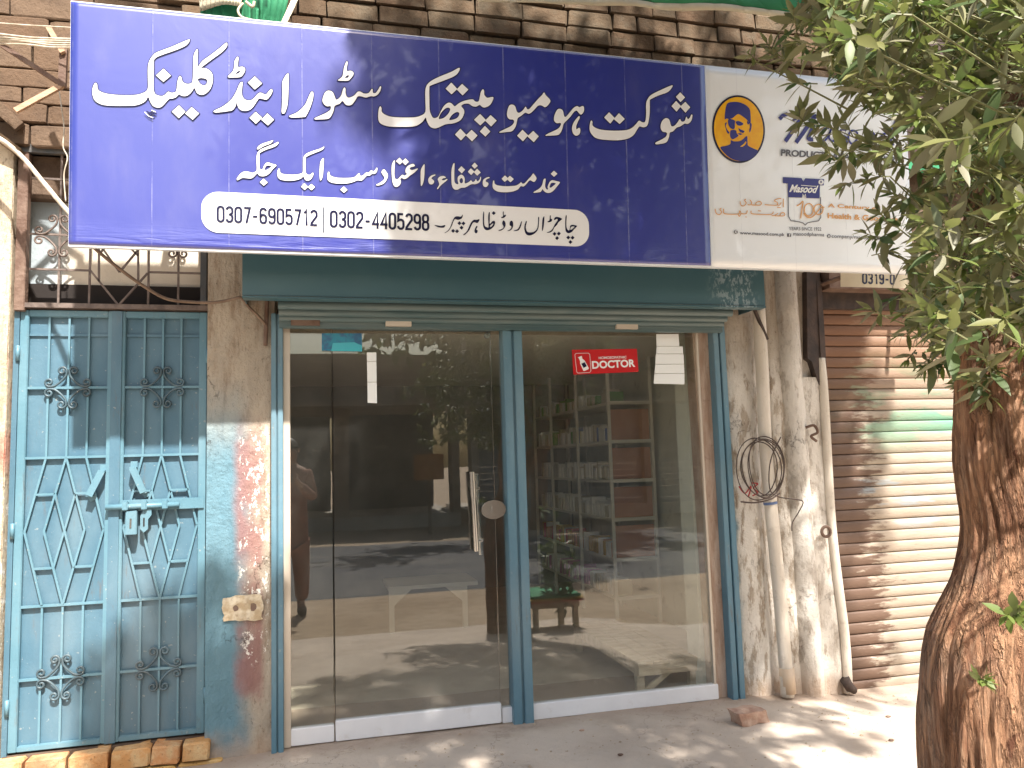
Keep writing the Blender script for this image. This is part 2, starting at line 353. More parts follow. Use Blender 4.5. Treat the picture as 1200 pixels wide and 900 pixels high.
# ------------------------------------------------------------------ object helpers
ORG = {}
def setp(o, label=None, cat=None, group=None, kind=None):
    if label: o['label'] = label
    if cat: o['category'] = cat
    if group: o['group'] = group
    if kind: o['kind'] = kind
    return o
def thing(name, label, cat, loc=(0, 0, 0), group=None):
    o = bpy.data.objects.new(name, None); col.objects.link(o); o.location = loc; o.empty_display_size = .1
    ORG[o.name] = Vector(loc); return setp(o, label, cat, group)
class MB:
    """mesh builder in world coordinates"""
    def __init__(s): s.v = []; s.f = []
    def box(s, x0, x1, y0, y1, z0, z1):
        n = len(s.v)
        for z in (z0, z1):
            s.v += [(x0, y0, z), (x1, y0, z), (x1, y1, z), (x0, y1, z)]
        s.f += [tuple(n+i for i in q) for q in ((0, 3, 2, 1), (4, 5, 6, 7), (0, 1, 5, 4), (1, 2, 6, 5), (2, 3, 7, 6), (3, 0, 4, 7))]
        return s
    def bar(s, p, q, w, h=None, up=(0, 1, 0)):
        """square bar from p to q, w wide and h deep along up"""
        p = Vector(p); q = Vector(q); h = h or w
        d = (q-p).normalized(); u = Vector(up); u = (u-d*u.dot(d))
        if u.length < 1e-4: u = d.orthogonal()
        u.normalize(); r = d.cross(u); n = len(s.v)
        for c in (p, q):
            for a, b in ((-1, -1), (1, -1), (1, 1), (-1, 1)):
                s.v.append(tuple(c+r*(a*w/2)+u*(b*h/2)))
        s.f += [tuple(n+i for i in qd) for qd in ((0, 3, 2, 1), (4, 5, 6, 7), (0, 1, 5, 4), (1, 2, 6, 5), (2, 3, 7, 6), (3, 0, 4, 7))]
        return s
    def tube(s, pts, r, n=8, caps=True):
        pts = [Vector(p) for p in pts]; m_ = len(pts)
        rs = r if isinstance(r, (list, tuple)) else [r]*m_
        base = len(s.v); prev = None
        for i, p in enumerate(pts):
            d = (pts[min(i+1, m_-1)]-pts[max(i-1, 0)])
            d = d.normalized() if d.length > 1e-9 else Vector((0, 0, 1))
            a = d.orthogonal().normalized() if prev is None else (prev-d*prev.dot(d)).normalized()
            prev = a; b = d.cross(a)
            for k in range(n):
                th = 2*math.pi*k/n; s.v.append(tuple(p+(a*math.cos(th)+b*math.sin(th))*rs[i]))
        for i in range(m_-1):
            for k in range(n):
                k2 = (k+1) % n; s.f.append((base+i*n+k, base+i*n+k2, base+(i+1)*n+k2, base+(i+1)*n+k))
        if caps:
            s.f.append(tuple(base+k for k in reversed(range(n)))); s.f.append(tuple(base+(m_-1)*n+k for k in range(n)))
        return s
    def prism(s, poly, y0, y1):
        """polygon in (x,z), clockwise or not, between two Y"""
        n = len(s.v); k = len(poly)
        s.v += [(x, y0, z) for x, z in poly]+[(x, y1, z) for x, z in poly]
        s.f.append(tuple(range(n, n+k))); s.f.append(tuple(reversed(range(n+k, n+2*k))))
        for i in range(k):
            j = (i+1) % k; s.f.append((n+i, n+k+i, n+k+j, n+j))
        return s
    def grid(s, rows):
        n = len(s.v); R = len(rows); Cn = len(rows[0])
        for r in rows: s.v += [tuple(p) for p in r]
        for i in range(R-1):
            for j in range(Cn-1): s.f.append((n+i*Cn+j, n+i*Cn+j+1, n+(i+1)*Cn+j+1, n+(i+1)*Cn+j))
        return s
    def build(s, name, mat, parent=None, smooth=False, bevel=0, fixn=True):
        o0 = ORG[parent.name] if parent is not None else Vector((0, 0, 0))
        me = bpy.data.meshes.new(name)
        me.from_pydata([(x-o0.x, y-o0.y, z-o0.z) for x, y, z in s.v], [], s.f)
        if bevel or fixn:
            bm = bmesh.new(); bm.from_mesh(me)
            if fixn: bmesh.ops.recalc_face_normals(bm, faces=bm.faces)
            if bevel: bmesh.ops.bevel(bm, geom=[e for e in bm.edges if e.is_manifold and e.calc_face_angle(0) > .6], offset=bevel, segments=2, affect='EDGES', clamp_overlap=True)
            bm.to_mesh(me); bm.free()
        me.materials.append(mat)
        if smooth:
            for p in me.polygons: p.use_smooth = True
        o = bpy.data.objects.new(name, me); col.objects.link(o)
        if parent is not None:
            o.parent = parent; ORG[o.name] = o0.copy()
        else: ORG[o.name] = Vector((0, 0, 0))
        return o
def share(src_mesh, name, parent, loc, scale=(1, 1, 1), rot=(0, 0, 0)):
    o = bpy.data.objects.new(name, src_mesh); col.objects.link(o)
    o0 = ORG[parent.name] if parent is not None else Vector((0, 0, 0))
    if parent is not None: o.parent = parent
    o.location = Vector(loc)-o0; o.scale = scale; o.rotation_euler = rot; ORG[o.name] = Vector(loc)
    return o
def catmull(pts, sub=6, closed=False):
    pts = [Vector(p) for p in pts]; n = len(pts); out = []
    rng_ = range(n) if closed else range(n-1)
    for i in rng_:
        p0 = pts[(i-1) % n] if (closed or i > 0) else pts[0]; p1 = pts[i]; p2 = pts[(i+1) % n]
        p3 = pts[(i+2) % n] if (closed or i < n-2) else pts[-1]
        for k in range(sub):
            u = k/sub
            out.append(.5*((2*p1)+(p2-p0)*u+(2*p0-5*p1+4*p2-p3)*u*u+(3*p1-p0-3*p2+p3)*u**3))
    if not closed: out.append(pts[-1])
    return out
def rough_box(name, mat, seed, k=.06, cuts=1):
    """unit box, edges knocked about, shared by bricks and tiles"""
    bm = bmesh.new(); bmesh.ops.create_cube(bm, size=1)
    bmesh.ops.bevel(bm, geom=list(bm.edges), offset=.055, segments=1, affect='EDGES')
    r = random.Random(seed)
    for v in bm.verts:
        v.co += Vector((r.uniform(-k, k)*.5, r.uniform(-k, k), r.uniform(-k, k)))
    me = bpy.data.meshes.new(name); bm.to_mesh(me); bm.free(); me.materials.append(mat); return me

# ------------------------------------------------------------------ ground and street (setting)
def ground_z(x, y):
    # concrete apron in front of the shops; dips a little to the right, falls to the street
    z = 0.0
    z -= .075*max(0, min(1, (x-2.25)/.8))
    z -= .02*max(0, min(1, (-.2-x)/.3))
    if y < -1.7: z -= min(.13, (-1.7-y)*.12)
    return z
b = MB(); rows = []
xs = np.arange(-3.2, 6.01, .07); ys = np.arange(-3.0, .62, .07)
for y in ys:
    rows.append([(x, y, ground_z(x, y)+.006*mnoise.noise(Vector((x*2.3, y*2.3, 0)))+.003*mnoise.noise(Vector((x*9, y*9, 3)))) for x in xs])
b.grid(rows); o = b.build('pavement', M['concrete'], smooth=True); setp(o, kind='structure')
b = MB(); rows = []
gx = sorted(set(list(np.round(np.arange(-9, 12, .3), 3))+[-200, -60, -25, 25, 60, 200])); gy = sorted(set(list(np.round(np.arange(-16, .0, .3), 3))+[-200, -60, 200, 60, 20]))
for y in gy:
    rows.append([(x, y, -.175+.015*mnoise.noise(Vector((x*.8, y*.8, 0)))-(0.06 if -11.2 < y < -5.4 else 0)) for x in gx])
b.grid(rows); o = b.build('ground', M['soil'], smooth=True); setp(o, kind='structure')
b = MB(); rx = sorted(set(list(np.round(np.arange(-9, 12, .3), 3))+[-200, -60, -20, 20, 60, 200]))
rows = [[(x, -11.6+6.7*k_/16, -.205+.075*math.sin(k_/16*math.pi)**.6+.004*mnoise.noise(Vector((x*2, k_, 0)))) for x in rx] for k_ in range(17)]
b.grid(rows); o = b.build('road', M['asphalt'], smooth=True); setp(o, kind='structure')

# ------------------------------------------------------------------ the shop building
bld = thing('shop_building', 'old brick shop building with plastered pillars, a glass shopfront and rolled shutters', 'building', (0, 0, 0))
XL, XR, ZT = -3.2, 6.2, 4.6
pL0, pL1 = -.505, -.195                       # pillar between metal door and shop
pR0, pR1 = 2.20, 2.915
# solid walls
MB().box(XL, XR, .06, .30, 2.62, ZT).build('wall_core', M['mortar'], bld)
MB().box(-.20, 2.3, .10, .28, 2.02, 2.62).build('lintel', M['plaster'], bld)
b = MB(); 
rows = []
for z in np.arange(-.06, 2.661, .05):
    rows.append([(x, -.02+.006*mnoise.noise(Vector((x*7, z*3, 1)))+.004*mnoise.noise(Vector((x*25, z*15, 1))), z) for x in np.linspace(pL0, pL1, 14)])
b.grid(rows)
n0 = len(b.v)
b.box(pL0, pL1, -.0, .28, -.06, 2.66)
b.build('pillar', M['pillar'], bld, smooth=False, fixn=False)
# left wall beside the door
b = MB(); rows = []
for z in np.arange(-.1, 2.95, .06):
    rows.append([(x, -.03+.01*mnoise.noise(Vector((x*5, z*4, 9))), z) for x in np.linspace(XL, -1.355, 30)])
b.grid(rows); b.box(XL, -1.355, -.015, .28, -.1, 2.9)
lw = b.build('wall', M['wall_left'], bld, fixn=False)
# walls above and right
MB().box(4.62, XR, .0, .28, -.12, 2.66).build('wall', M['plaster'], bld)
MB().box(2.95, 4.7, .16, .28, 2.0, 2.66).build('lintel', M['rust_dark'], bld)

# right pillar: a set of ridges of plaster
def column(name, x0, x1, zt, zb, dx, depth, mat, seed, y0=.03, lobes=1.0):
    b = MB(); rows = []; n = 15
    for z in np.linspace(zb, zt, 46):
        k = (zt-z)/(zt-zb); r = []
        for i in range(n):
            u = i/(n-1); x = x0+(x1-x0)*u+dx*k
            y = y0-depth*(math.sin(math.pi*u)**.45)*lobes
            y += .008*mnoise.noise(Vector((x*8+seed, z*3, seed)))+.003*mnoise.noise(Vector((x*40, z*18, seed)))
            x += .006*mnoise.noise(Vector((seed, z*5, u)))
            r.append((x, y, z))
        rows.append(r)
    b.grid(rows); return b.build(name, mat, bld, smooth=True, fixn=False)
MB().box(pR0-.02, pR1, .035, .28, -.1, 2.66).build('wall', M['wall_right'], bld)
column('plaster_column', PX(848, 470, -.02), PX(893, 470, -.02), 2.62, -.03, .0, .055, M['wall_right'], 1)
column('plaster_column', PX(905, 470, 0), PX(922, 470, 0), 2.62, -.06, .01, .02, M['wall_right'], 5)
column('plaster_column', PX(921, 470, -.03), PX(946, 470, -.03), 2.62, -.07, .01, .085, M['wall_white'], 3)
column('plaster_column', PX(946, 600, 0), PX(980, 600, 0), 1.74, -.07, .0, .035, M['wall_white'], 8)
# broken brown edge and steel angle beside the old shutter
pa = [P(956, 330, Y=.0), P(962, 420, Y=.0), P(966, 470, Y=-.01), P(975, 620, Y=-.01), P(990, 745, Y=-.01), P(994, 812, Y=-.01)]
b = MB(); b.tube(catmull([tuple(p) for p in pa[1:]], 8), .026, 10); o = b.build('edge_bead', M['pvc'], bld, smooth=True); 
MB().bar(pa[0]+np.array([.012, 0, 0]), pa[2], .034, .03).build('steel_angle', M['rust_dark'], bld)
MB().prism([(PX(x, y, .0), PZ(x, y, .0)) for x, y in ((944, 318), (959, 318), (964, 400), (966, 468), (957, 446), (950, 424), (945, 420))], -.012, .034).build('shadow_gap', M['rust_dark'], bld)  # solid dark piece, the shade of the recess put into its colour
# ring of a pipe socket on the edge
rc = Vector(P(968, 623, Y=-.05)); b = MB(); b.tube([rc+Vector((.028*math.cos(a), 0, .028*math.sin(a))) for a in np.linspace(0, 2*math.pi, 17)], .009, 8, False); b.build('hasp_ring', M['rust'], bld, smooth=True)
rc = Vector(P(950, 505, Y=-.05)); b = MB(); b.tube(catmull([rc+Vector(v) for v in ((-.03, 0, .02), (.01, -.02, .03), (.03, -.02, -.01), (.0, 0, -.03), (.035, .0, -.06))], 5), .008, 6); b.build('bent_hook', M['rust'], bld, smooth=True)
rc = Vector(P(996, 806, Y=-.03)); b = MB(); b.tube([rc+Vector((-.03, 0, .05)), rc, rc+Vector((.03, 0, -.02))], [.03, .028, .02], 8); b.build('rusty_foot', M['rust_dark'], bld, smooth=True)

# upper brick wall, brick by brick
bricks = [rough_box('brick', M['brick'], i, .045) for i in range(6)]
gb = thing('brick_wall', 'weathered brown brick wall above the blue sign, laid in uneven courses', 'wall', (1.2, 0, 3.2))
BW, BH = .262, .101
cnt = 0
for r_ in range(14):
    z = 3.30+r_*BH
    off = (r_ % 2)*.13+random.uniform(-.02, .02)
    x = -.62-off
    while x < 3.9:
        w = BW*random.choice((1, 1, 1, 1, 1.03, .55, .95))
        cx = x+w/2
        u, v, d = proj((cx, -.03, z+BH/2))
        if -60 < u < 1240 and v > -60 and cx+w/2 > -.5:
            depth = .12; yy = -.01+random.uniform(-.008, .008)
            share(random.choice(bricks), 'brick', gb, (cx, yy, z+BH/2), (w-.007, depth, BH-.010), (random.uniform(-.01, .01), random.uniform(-.015, .015), random.uniform(-.02, .02))); cnt += 1
        x += w
MB().box(-.65, 4.2, .0, .058, 3.26, ZT).build('mortar_bed', M['mortar'], gb)
MB().box(-.65, 4.2, -.11, .06, 3.165, 3.255).build('steel_beam', M['rust'], gb, bevel=.006)
MB().box(-.65, 4.6, -.02, .058, 2.62, 3.16).build('mortar_bed', M['mortar'], gb)
# left: soffit of clay roof tiles above the recess
gs = thing('tiled_panel', 'panel of large cracked brown clay tiles in the top left corner above the grille', 'wall', (-1.2, .02, 3.0))
tiles = [rough_box('tile', M['tile'], 40+i, .018) for i in range(4)]
zrow = [2.84, 2.95, 3.045, 3.125, 3.215, 3.345, 3.47, 3.6, 3.72]
for i in range(len(zrow)-1):
    x = -1.75+(i % 2)*.17
    while x < -.45:
        w = random.choice((.42, .36, .46))
        share(random.choice(tiles), 'tile', gs, (x+w/2, .01+random.uniform(-.006, .006), (zrow[i]+zrow[i+1])/2), (w-.008, .09, zrow[i+1]-zrow[i]-.007), (random.uniform(-.05, .05), random.uniform(-.02, .02), 0)); x += w
MB().box(-1.9, -.66, .02, .058, 2.82, 4.2).build('mortar_bed', M['mortar'], gs)
b = MB(); b.bar(P(-22, 108, Y=-.1), P(24, 150, Y=-.05), .05, .09); b.build('slanted_tile', M['tile'], gs)
b = MB(); b.bar(P(-30, 140, Y=-.08), P(24, 180, Y=-.04), .035, .07); b.build('slanted_tile', M['brick'], gs)

# interior shell
MB().box(-.45, 2.76, .12, 4.3, -.10, -.004).build('floor', M['inside_floor'], bld)
MB().box(-.45, 2.76, .28, 4.3, 2.12, 2.2).build('ceiling', M['ceiling'], bld)
MB().box(2.70, 2.78, .281, 4.3, -.02, 2.15).build('inside_wall', M['inside_wall'], bld)
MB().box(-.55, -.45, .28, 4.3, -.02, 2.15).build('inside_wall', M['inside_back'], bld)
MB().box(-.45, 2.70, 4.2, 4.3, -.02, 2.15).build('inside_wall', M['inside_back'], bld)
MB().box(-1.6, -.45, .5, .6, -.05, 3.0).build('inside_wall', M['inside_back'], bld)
# right jamb strip of worn wood and plaster, seen beside the glass
b = MB(); xa, xb = PX(815, 600, .02), PX(836, 600, .02)
MB().prism([(PX(808, 380, .03), 2.03), (PX(834, 380, .03), 2.03), (PX(861, 815, .03), .0), (PX(836, 818, .03), .0)], .0, .1).build('door_jamb', M['jamb'], bld)
MB().prism([(PX(799, 380, .13), 2.03), (PX(812, 380, .13), 2.03), (PX(840, 815, .13), .0), (PX(822, 818, .13), .0)], .11, .27).build('door_jamb', M['inside_wall'], bld)
# patched socket on pillar
pc = P(285, 713, Y=-.03)
rp = random.Random(5); poly = []
for a_ in range(28):
    t_ = a_/28*4; e_ = int(t_); f_ = t_-e_
    q_ = ((-1+2*f_, -1), (1, -1+2*f_), (1-2*f_, 1), (-1, 1-2*f_))[e_]
    poly.append((pc[0]+q_[0]*.088+rp.uniform(-.007, .007), pc[2]+q_[1]*.056+rp.uniform(-.006, .006)))
MB().prism(poly, -.034, -.005).build('broken_patch', simple('patch_plaster', (.42, .32, .20), (.66, .58, .44), 22, .95, .9, 45, dirt=(.20, .12, .07, .8)), bld)
for dx, rr0 in ((-.035, .013), (.045, .017)):
    MB().prism([(pc[0]+dx+rr0*math.cos(k_)*rp.uniform(.7, 1.3), pc[2]+.004+rr0*math.sin(k_)*rp.uniform(.7, 1.2)) for k_ in np.linspace(0, 5.6, 9)], -.0352, -.030).build('hole', M['rust'], bld)

# brick step under the door
st = thing('brick_step', 'low step of sunlit yellow and orange bricks under the blue metal door', 'step', (-.9, 0, .04))
sb = [rough_box('brick', M['brick_y'], 90+i, .05) for i in range(4)]
MB().box(-1.34, -.5, .01, .2, -.12, .085).build('mortar_bed', M['mortar'], st)
for r_, (z0, z1) in enumerate(((.005, .083), (-.085, -.005))):
    x = -1.36-(r_*.06)
    while x < -.52:
        w = random.choice((.125, .14, .12, .17)) if r_ == 0 else .2
        share(random.choice(sb), 'brick', st, (x+w/2, -.005+random.uniform(-.01, .01), (z0+z1)/2), (w-.01, .12, z1-z0), (0, random.uniform(-.04, .04), random.uniform(-.05, .05))); x += w

# ------------------------------------------------------------------ metal double door
DY = .05; dx0, dx1 = -1.325, -.512; dzb, dzt = .095, 2.075
fr = thing('door_frame', 'thin blue steel frame around the double door left of the shop', 'door frame', (-.92, DY, dzb))
MB().bar((dx0-.012, DY, -.02), (dx0-.012, DY, dzt+.02), .022, .06).build('frame_bar', M['teal_door'], fr)
MB().bar((dx1+.012, DY, .07), (dx1+.012, DY, dzt+.02), .018, .06).build('frame_bar', M['teal_door'], fr)
MB().bar((dx0, DY, dzt+.018), (dx1, DY, dzt+.018), .03, .06).build('frame_bar', M['rust_dark'], fr)
def scroll(b, cx, cz, y, R, w=.011):
    """ornament of eight curls: four strands, each curled at both ends"""
    for sx in (-1, 1):
        for sz in (-1, 1):
            pts = []
            # curl near the vertical axis
            r1 = .20*R; c1 = (.255*R, .80*R)
            for a in np.linspace(-235, 180, 20):
                rr = r1*(.30+.70*(a+235)/415)
                pts.append((c1[0]+rr*math.cos(rd(a)), c1[1]+rr*math.sin(rd(a))))
            pts.append((.09*R, .56*R)); pts.append((.30*R, .30*R)); pts.append((.56*R, .09*R))
            c2 = (.80*R, .255*R)
            for a in np.linspace(-90, 325, 20):
                rr = r1*(1.0-.70*(a+90)/415)
                pts.append((c2[0]+rr*math.cos(rd(a)), c2[1]+rr*math.sin(rd(a))))
            pp = [Vector((cx+sx*px, y, cz+sz*pz)) for px, pz in pts]
            pp = catmull(pp, 2)
            b.tube(pp, w/2, 6)
zs = [PZ(193, 366, DY), PZ(193, 454, DY), PZ(193, 533, DY), PZ(193, 700, DY), PZ(193, 782, DY), PZ(193, 861, DY)]
def leaf_door(x0, x1, label):
    d = thing('metal_door', label, 'door', ((x0+x1)/2, DY, dzb), 'leaves of the blue double door')
    MB().box(x0+.004, x1-.004, DY, DY+.012, dzb, dzt).build('panel', M['teal_door'], d)
    st_ = .036
    for (a, c, w) in (((x0+st_/2, dzb), (x0+st_/2, dzt), st_), ((x1-st_/2, dzb), (x1-st_/2, dzt), st_)):
        MB().bar((a[0], DY-.012, a[1]), (c[0], DY-.012, c[1]), w, .026).build('stile', M['teal_bar'], d, bevel=.003)
    MB().bar((x0+st_, DY-.012, dzt-.016), (x1-st_, DY-.012, dzt-.016), .032, .024).build('rail', M['teal_bar'], d, bevel=.003)
    MB().bar((x0+st_, DY-.012, dzb+.012), (x1-st_, DY-.012, dzb+.012), .024, .024).build('rail', M['teal_bar'], d, bevel=.003)
    MB().bar((x0+st_, DY-.004, dzt-.115), (x1-st_, DY-.004, dzt-.115), .012, .010).build('panel_bead', M['teal_door'], d)
    xi0, xi1 = x0+st_, x1-st_; U = lambda u: xi0+(xi1-xi0)*u/4
    yb = DY-.014; w = .009
    hz = [zs[1], zs[2], zs[3], zs[4]]
    for z in hz: MB().bar((xi0, yb, z), (xi1, yb, z), w+.002, .012).build('bar', M['teal_bar'], d)
    for u in (1, 2, 3):
        MB().bar((U(u), yb+.002, zs[2]), (U(u), yb+.002, dzt-.03), w, .010).build('bar', M['teal_bar'], d)
        MB().bar((U(u), yb+.002, dzb+.02), (U(u), yb+.002, zs[3]), w, .010).build('bar', M['teal_bar'], d)
    V = lambda v: zs[2]+(zs[3]-zs[2])*v
    lines = [((1, 0), (0.05, .5)), ((.05, .5), (1, 1)), ((3, 0), (3.95, .5)), ((3.95, .5), (3, 1)),
             ((2, 0), (1, .5)), ((1, .5), (2, 1)), ((2, 0), (3, .5)), ((3, .5), (2, 1)),
             ((1.5, .25), (2.5, .75)), ((2.5, .25), (1.5, .75)),
             ((.52, .25), (1.5, .25)), ((2.5, .25), (3.48, .25)), ((.52, .75), (1.5, .75)), ((2.5, .75), (3.48, .75))]
    for i, ((u0, v0), (u1, v1)) in enumerate(lines):
        MB().bar((U(u0), yb-.001*(i % 3), V(v0)), (U(u1), yb-.001*(i % 3), V(v1)), w, .010).build('bar', M['teal_bar'], d)
    for z in (zs[1], zs[4]):
        b = MB(); scroll(b, U(2), z, yb-.006, .098); b.build('scroll', M['scroll'], d, smooth=True)
    return d
xm = PX(134, 600, DY)
dl = leaf_door(dx0, xm, 'left leaf of the blue steel double door, partly in full sun')
dr = leaf_door(xm+.004, dx1, 'right leaf of the blue steel double door, carrying the bolt')
MB().bar((xm+.004, DY-.03, dzb), (xm+.004, DY-.03, dzt-.002), .045, .006).build('cover_strip', M['teal_door'], dl)
for z, d_, x in ((PZ(20, 415, DY), dl, dx0-.004), (PZ(20, 622, DY), dl, dx0-.004), (PZ(10, 828, DY), dl, dx0-.004), (PZ(249, 418, DY), dr, dx1+.004), (PZ(247, 812, DY), dr, dx1+.004)):
    b = MB(); b.tube([(x, DY-.032, z-.035), (x, DY-.032, z+.035)], .009, 8); b.build('hinge', M['steel'] if 0 else M['teal_bar'], d_, smooth=True)
# pull handles of flat strip
def strap(d, p0, p1):
    a = Vector(P(*p0, Y=DY-.05)); c = Vector(P(*p1, Y=DY-.05)); b = MB()
    b.bar(a, c, .030, .005); b.bar(a, a+Vector((0, .04, .0)), .026, .006, (0, 0, 1)); b.bar(c, c+Vector((0, .04, 0)), .026, .006, (0, 0, 1))
    b.bar(a+Vector((0, .038, 0)), a+Vector((0, .038, .03)), .03, .004); b.bar(c+Vector((0, .038, 0)), c+Vector((.012, .038, -.022)), .03, .004)
    b.build('handle', M['teal_bar'], d)
strap(dl, (119, 552), (104, 581)); strap(dr, (155, 548), (168, 577))
# sliding bolt
zb_ = PZ(180, 591, DY)
b = MB(); b.box(PX(143, 590, DY), PX(240, 590, DY), DY-.034, DY-.028, zb_-.026, zb_+.026); b.build('bolt_plate', M['teal_bar'], dr, bevel=.002)
b = MB(); b.tube([(PX(127, 591, DY)+.0, DY-.05, zb_-.004), (PX(212, 590, DY), DY-.05, zb_-.004)], .013, 10); b.build('bolt', M['teal_bar'], dr, smooth=True)
for x in (150, 172, 196):
    b = MB(); b.box(PX(x, 590, DY)-.012, PX(x, 590, DY)+.012, DY-.067, DY-.034, zb_-.022, zb_+.02); b.build('bolt_guide', M['teal_bar'], dr, bevel=.004)
q = [PX(171, 600, DY), PX(181, 600, DY), PX(180, 611, DY), PX(175, 624, DY), PX(166, 612, DY)]
def zz(y): return PZ(172, y, DY)
MB().prism([(PX(171, 597, DY), zz(596)), (PX(180, 597, DY), zz(596)), (PX(180, 605, DY), zz(603)), (PX(176, 608, DY), zz(608)), (PX(176, 618, DY), zz(619)), (PX(171, 623, DY), zz(623)), (PX(167, 618, DY), zz(619)), (PX(167, 606, DY), zz(604))], DY-.050, DY-.046).build('hasp', M['teal_bar'], dr)
MB().box(PX(170.4, 610, DY), PX(172.2, 610, DY), DY-.0515, DY-.0502, zz(616), zz(606)).build('hasp_slot', M['black'], dr)
MB().prism([(PX(151, 598, DY), zz(598)), (PX(164, 597, DY), zz(597)), (PX(163.5, 625, DY), zz(625)), (PX(150, 625, DY), zz(625))], DY-.066, DY-.026).build('lock_box', M['teal_bar'], dr, bevel=.003)
MB().bar((PX(157, 608, DY), DY-.0675, zz(606)), (PX(156.5, 618, DY), DY-.0675, zz(617)), .008, .002).build('keyhole', M['grille_grey'], dr)

# ------------------------------------------------------------------ transom grille above the door
tg = thing('window_grille', 'dark steel grille with scrolls and diagonal bars above the blue metal door', 'grille', (-.92, .03, 2.1))
tx0, tx1, tz0, tz1 = -1.345, -.505, 2.105, 2.83
MB().box(tx0, tx1, .12, .14, 2.21, 2.9).build('board', M['transom'], tg)
for (a, c, w) in (((tx0+.022, tz0-.04), (tx0+.022, tz1), .044), ((tx1-.022, tz0), (tx1-.022, tz1), .03)):
    MB().bar((a[0], .02, a[1]), (c[0], .02, c[1]), w, .05).build('frame_bar', M['grille_grey'] if a[0] > -1 else M['rust'], tg, bevel=.003)
MB().bar((tx0, .02, tz1+.01), (tx1, .02, tz1+.01), .04, .052).build('frame_bar', M['grille_grey'], tg)
MB().bar((tx0, .02, tz0-.012), (tx1+.0, .02, tz0-.012), .022, .04).build('frame_bar', M['grille_bar'], tg)
MB().box(tx0, tx1, .10, .12, 2.085, 2.215).build('dark_opening', M['black'], tg)
gy = .012
X_ = lambda p: PX(p, 330, gy)
zr = PZ(100, 317, gy); zr2 = PZ(60, 275, gy); zb0 = tz0
for px_ in (69, 105, 174, 209):
    MB().bar((X_(px_), gy, tz0), (X_(px_), gy, tz1), .009).build('bar', M['grille_bar'], tg)
for a, c in ((34, 105), (174, 242)):
    MB().bar((X_(a), gy-.002, zr), (X_(c), gy-.002, zr), .009).build('bar', M['grille_bar'], tg)
    MB().bar((X_(a), gy-.002, zr2), (X_(c), gy-.002, zr2), .009).build('bar', M['grille_bar'], tg)
    MB().bar((X_(a), gy-.002, tz1-.13), (X_(c), gy-.002, tz1-.13), .009).build('bar', M['grille_bar'], tg)
for l in (((106, 317), (139, 358)), ((173, 320), (139, 358)), ((116, 285), (116, 330)), ((162, 285), (162, 330)), ((116, 285), (140, 319)), ((140, 319), (166, 288)), ((150, 288), (162, 300)), ((124, 288), (118, 296))):
    MB().bar(P(*l[0], Y=gy-.006), P(*l[1], Y=gy-.006), .009).build('bar', M['grille_bar'], tg)
for cxp, czp in ((69, 277), (209, 279)):
    b = MB(); scroll(b, PX(cxp, czp, gy), PZ(cxp, czp, gy), gy-.01, .10, .010); b.build('scroll', M['grille_bar'], tg, smooth=True)

# ------------------------------------------------------------------ rolled shutter of the shop
rs = thing('rolled_shutter', 'dark teal shutter housing over the glass front with the rolled slats and blue guide rails', 'shutter', (1.0, 0, 0))
hx0, hx1, hz0, hz1 = -.322, 2.346, 2.095, 2.6
MB().box(hx0, hx1, -.30, -.297+.0, hz0, hz1).build('housing_face', M['teal_dark'], rs)
MB().box(hx0, hx1, -.308, -.24, hz0-.012, hz0-.003).build('housing_lip', M['teal_dark'], rs, bevel=.002)
MB().box(hx0, hx0+.004, -.296, .05, hz0, hz1).build('housing_end', M['teal_dark'], rs)
MB().box(hx1-.004, hx1, -.296, .05, hz0, hz1).build('housing_end', M['teal_dark'], rs)
MB().box(hx0+.005, hx1-.005, -.29, .05, hz1-.006, hz1).build('housing_top', M['teal_dark'], rs)
for i, (y, z) in enumerate(((-.20, 2.075), (-.14, 2.055), (-.10, 2.035), (-.075, 2.012))):
    b = MB(); rows = []
    for k in range(7):
        a = k/6*math.pi; rows.append([(x, y-.016*math.sin(a), z+.022*math.cos(a)) for x in (-.17, .985, 1.02, 2.2)])
    b.grid(rows); b.build('slat', M['teal_slat'], rs, smooth=True)
b = MB(); b.box(-.17, 2.2, -.09, -.05, 1.985, 2.003); b.build('bottom_bar', M['teal_slat'], rs)
for a, c in ((341, 375), (452, 482), (722, 747)):
    MB().box(PX(a, 385, -.1), PX(c, 385, -.1), -.11, -.06, 1.995, 2.022).build('shutter_lug', M['alu_cream'] if a > 400 else M['rust'], rs)
# guide rails: two flanges with a channel
def guide(px0, px1, pyt, pyb, zb, ztp, name='guide_rail'):
    x0 = PX(px0, pyt, -.05); x1 = PX(px1, pyt, -.05); X0 = PX(pyb[0], pyb[2], -.05); X1 = PX(pyb[1], pyb[2], -.05)
    x0 = (x0+X0)/2; x1 = (x1+X1)/2
    b = MB(); w = x1-x0
    b.box(x0, x0+w*.44, -.06, .03, zb, ztp); b.box(x1-w*.44, x1, -.06, .03, zb, ztp); b.box(x0+w*.4, x1-w*.4, -.045, .028, zb+.002, ztp-.002)
    return b.build(name, M['teal_frame'], rs, bevel=.003)
guide(317, 331, 400, (319, 333, 880), -.02, 2.06)
guide(589, 611, 400, (602, 626, 850), -.008, 2.06, 'centre_post')
guide(835, 850, 400, (858, 872, 820), -.01, 2.05)
b = MB(); b.box(.965, 1.045, -.075, .03, 1.985, 2.06); b.build('post_head', M['teal_frame'], rs, bevel=.003)

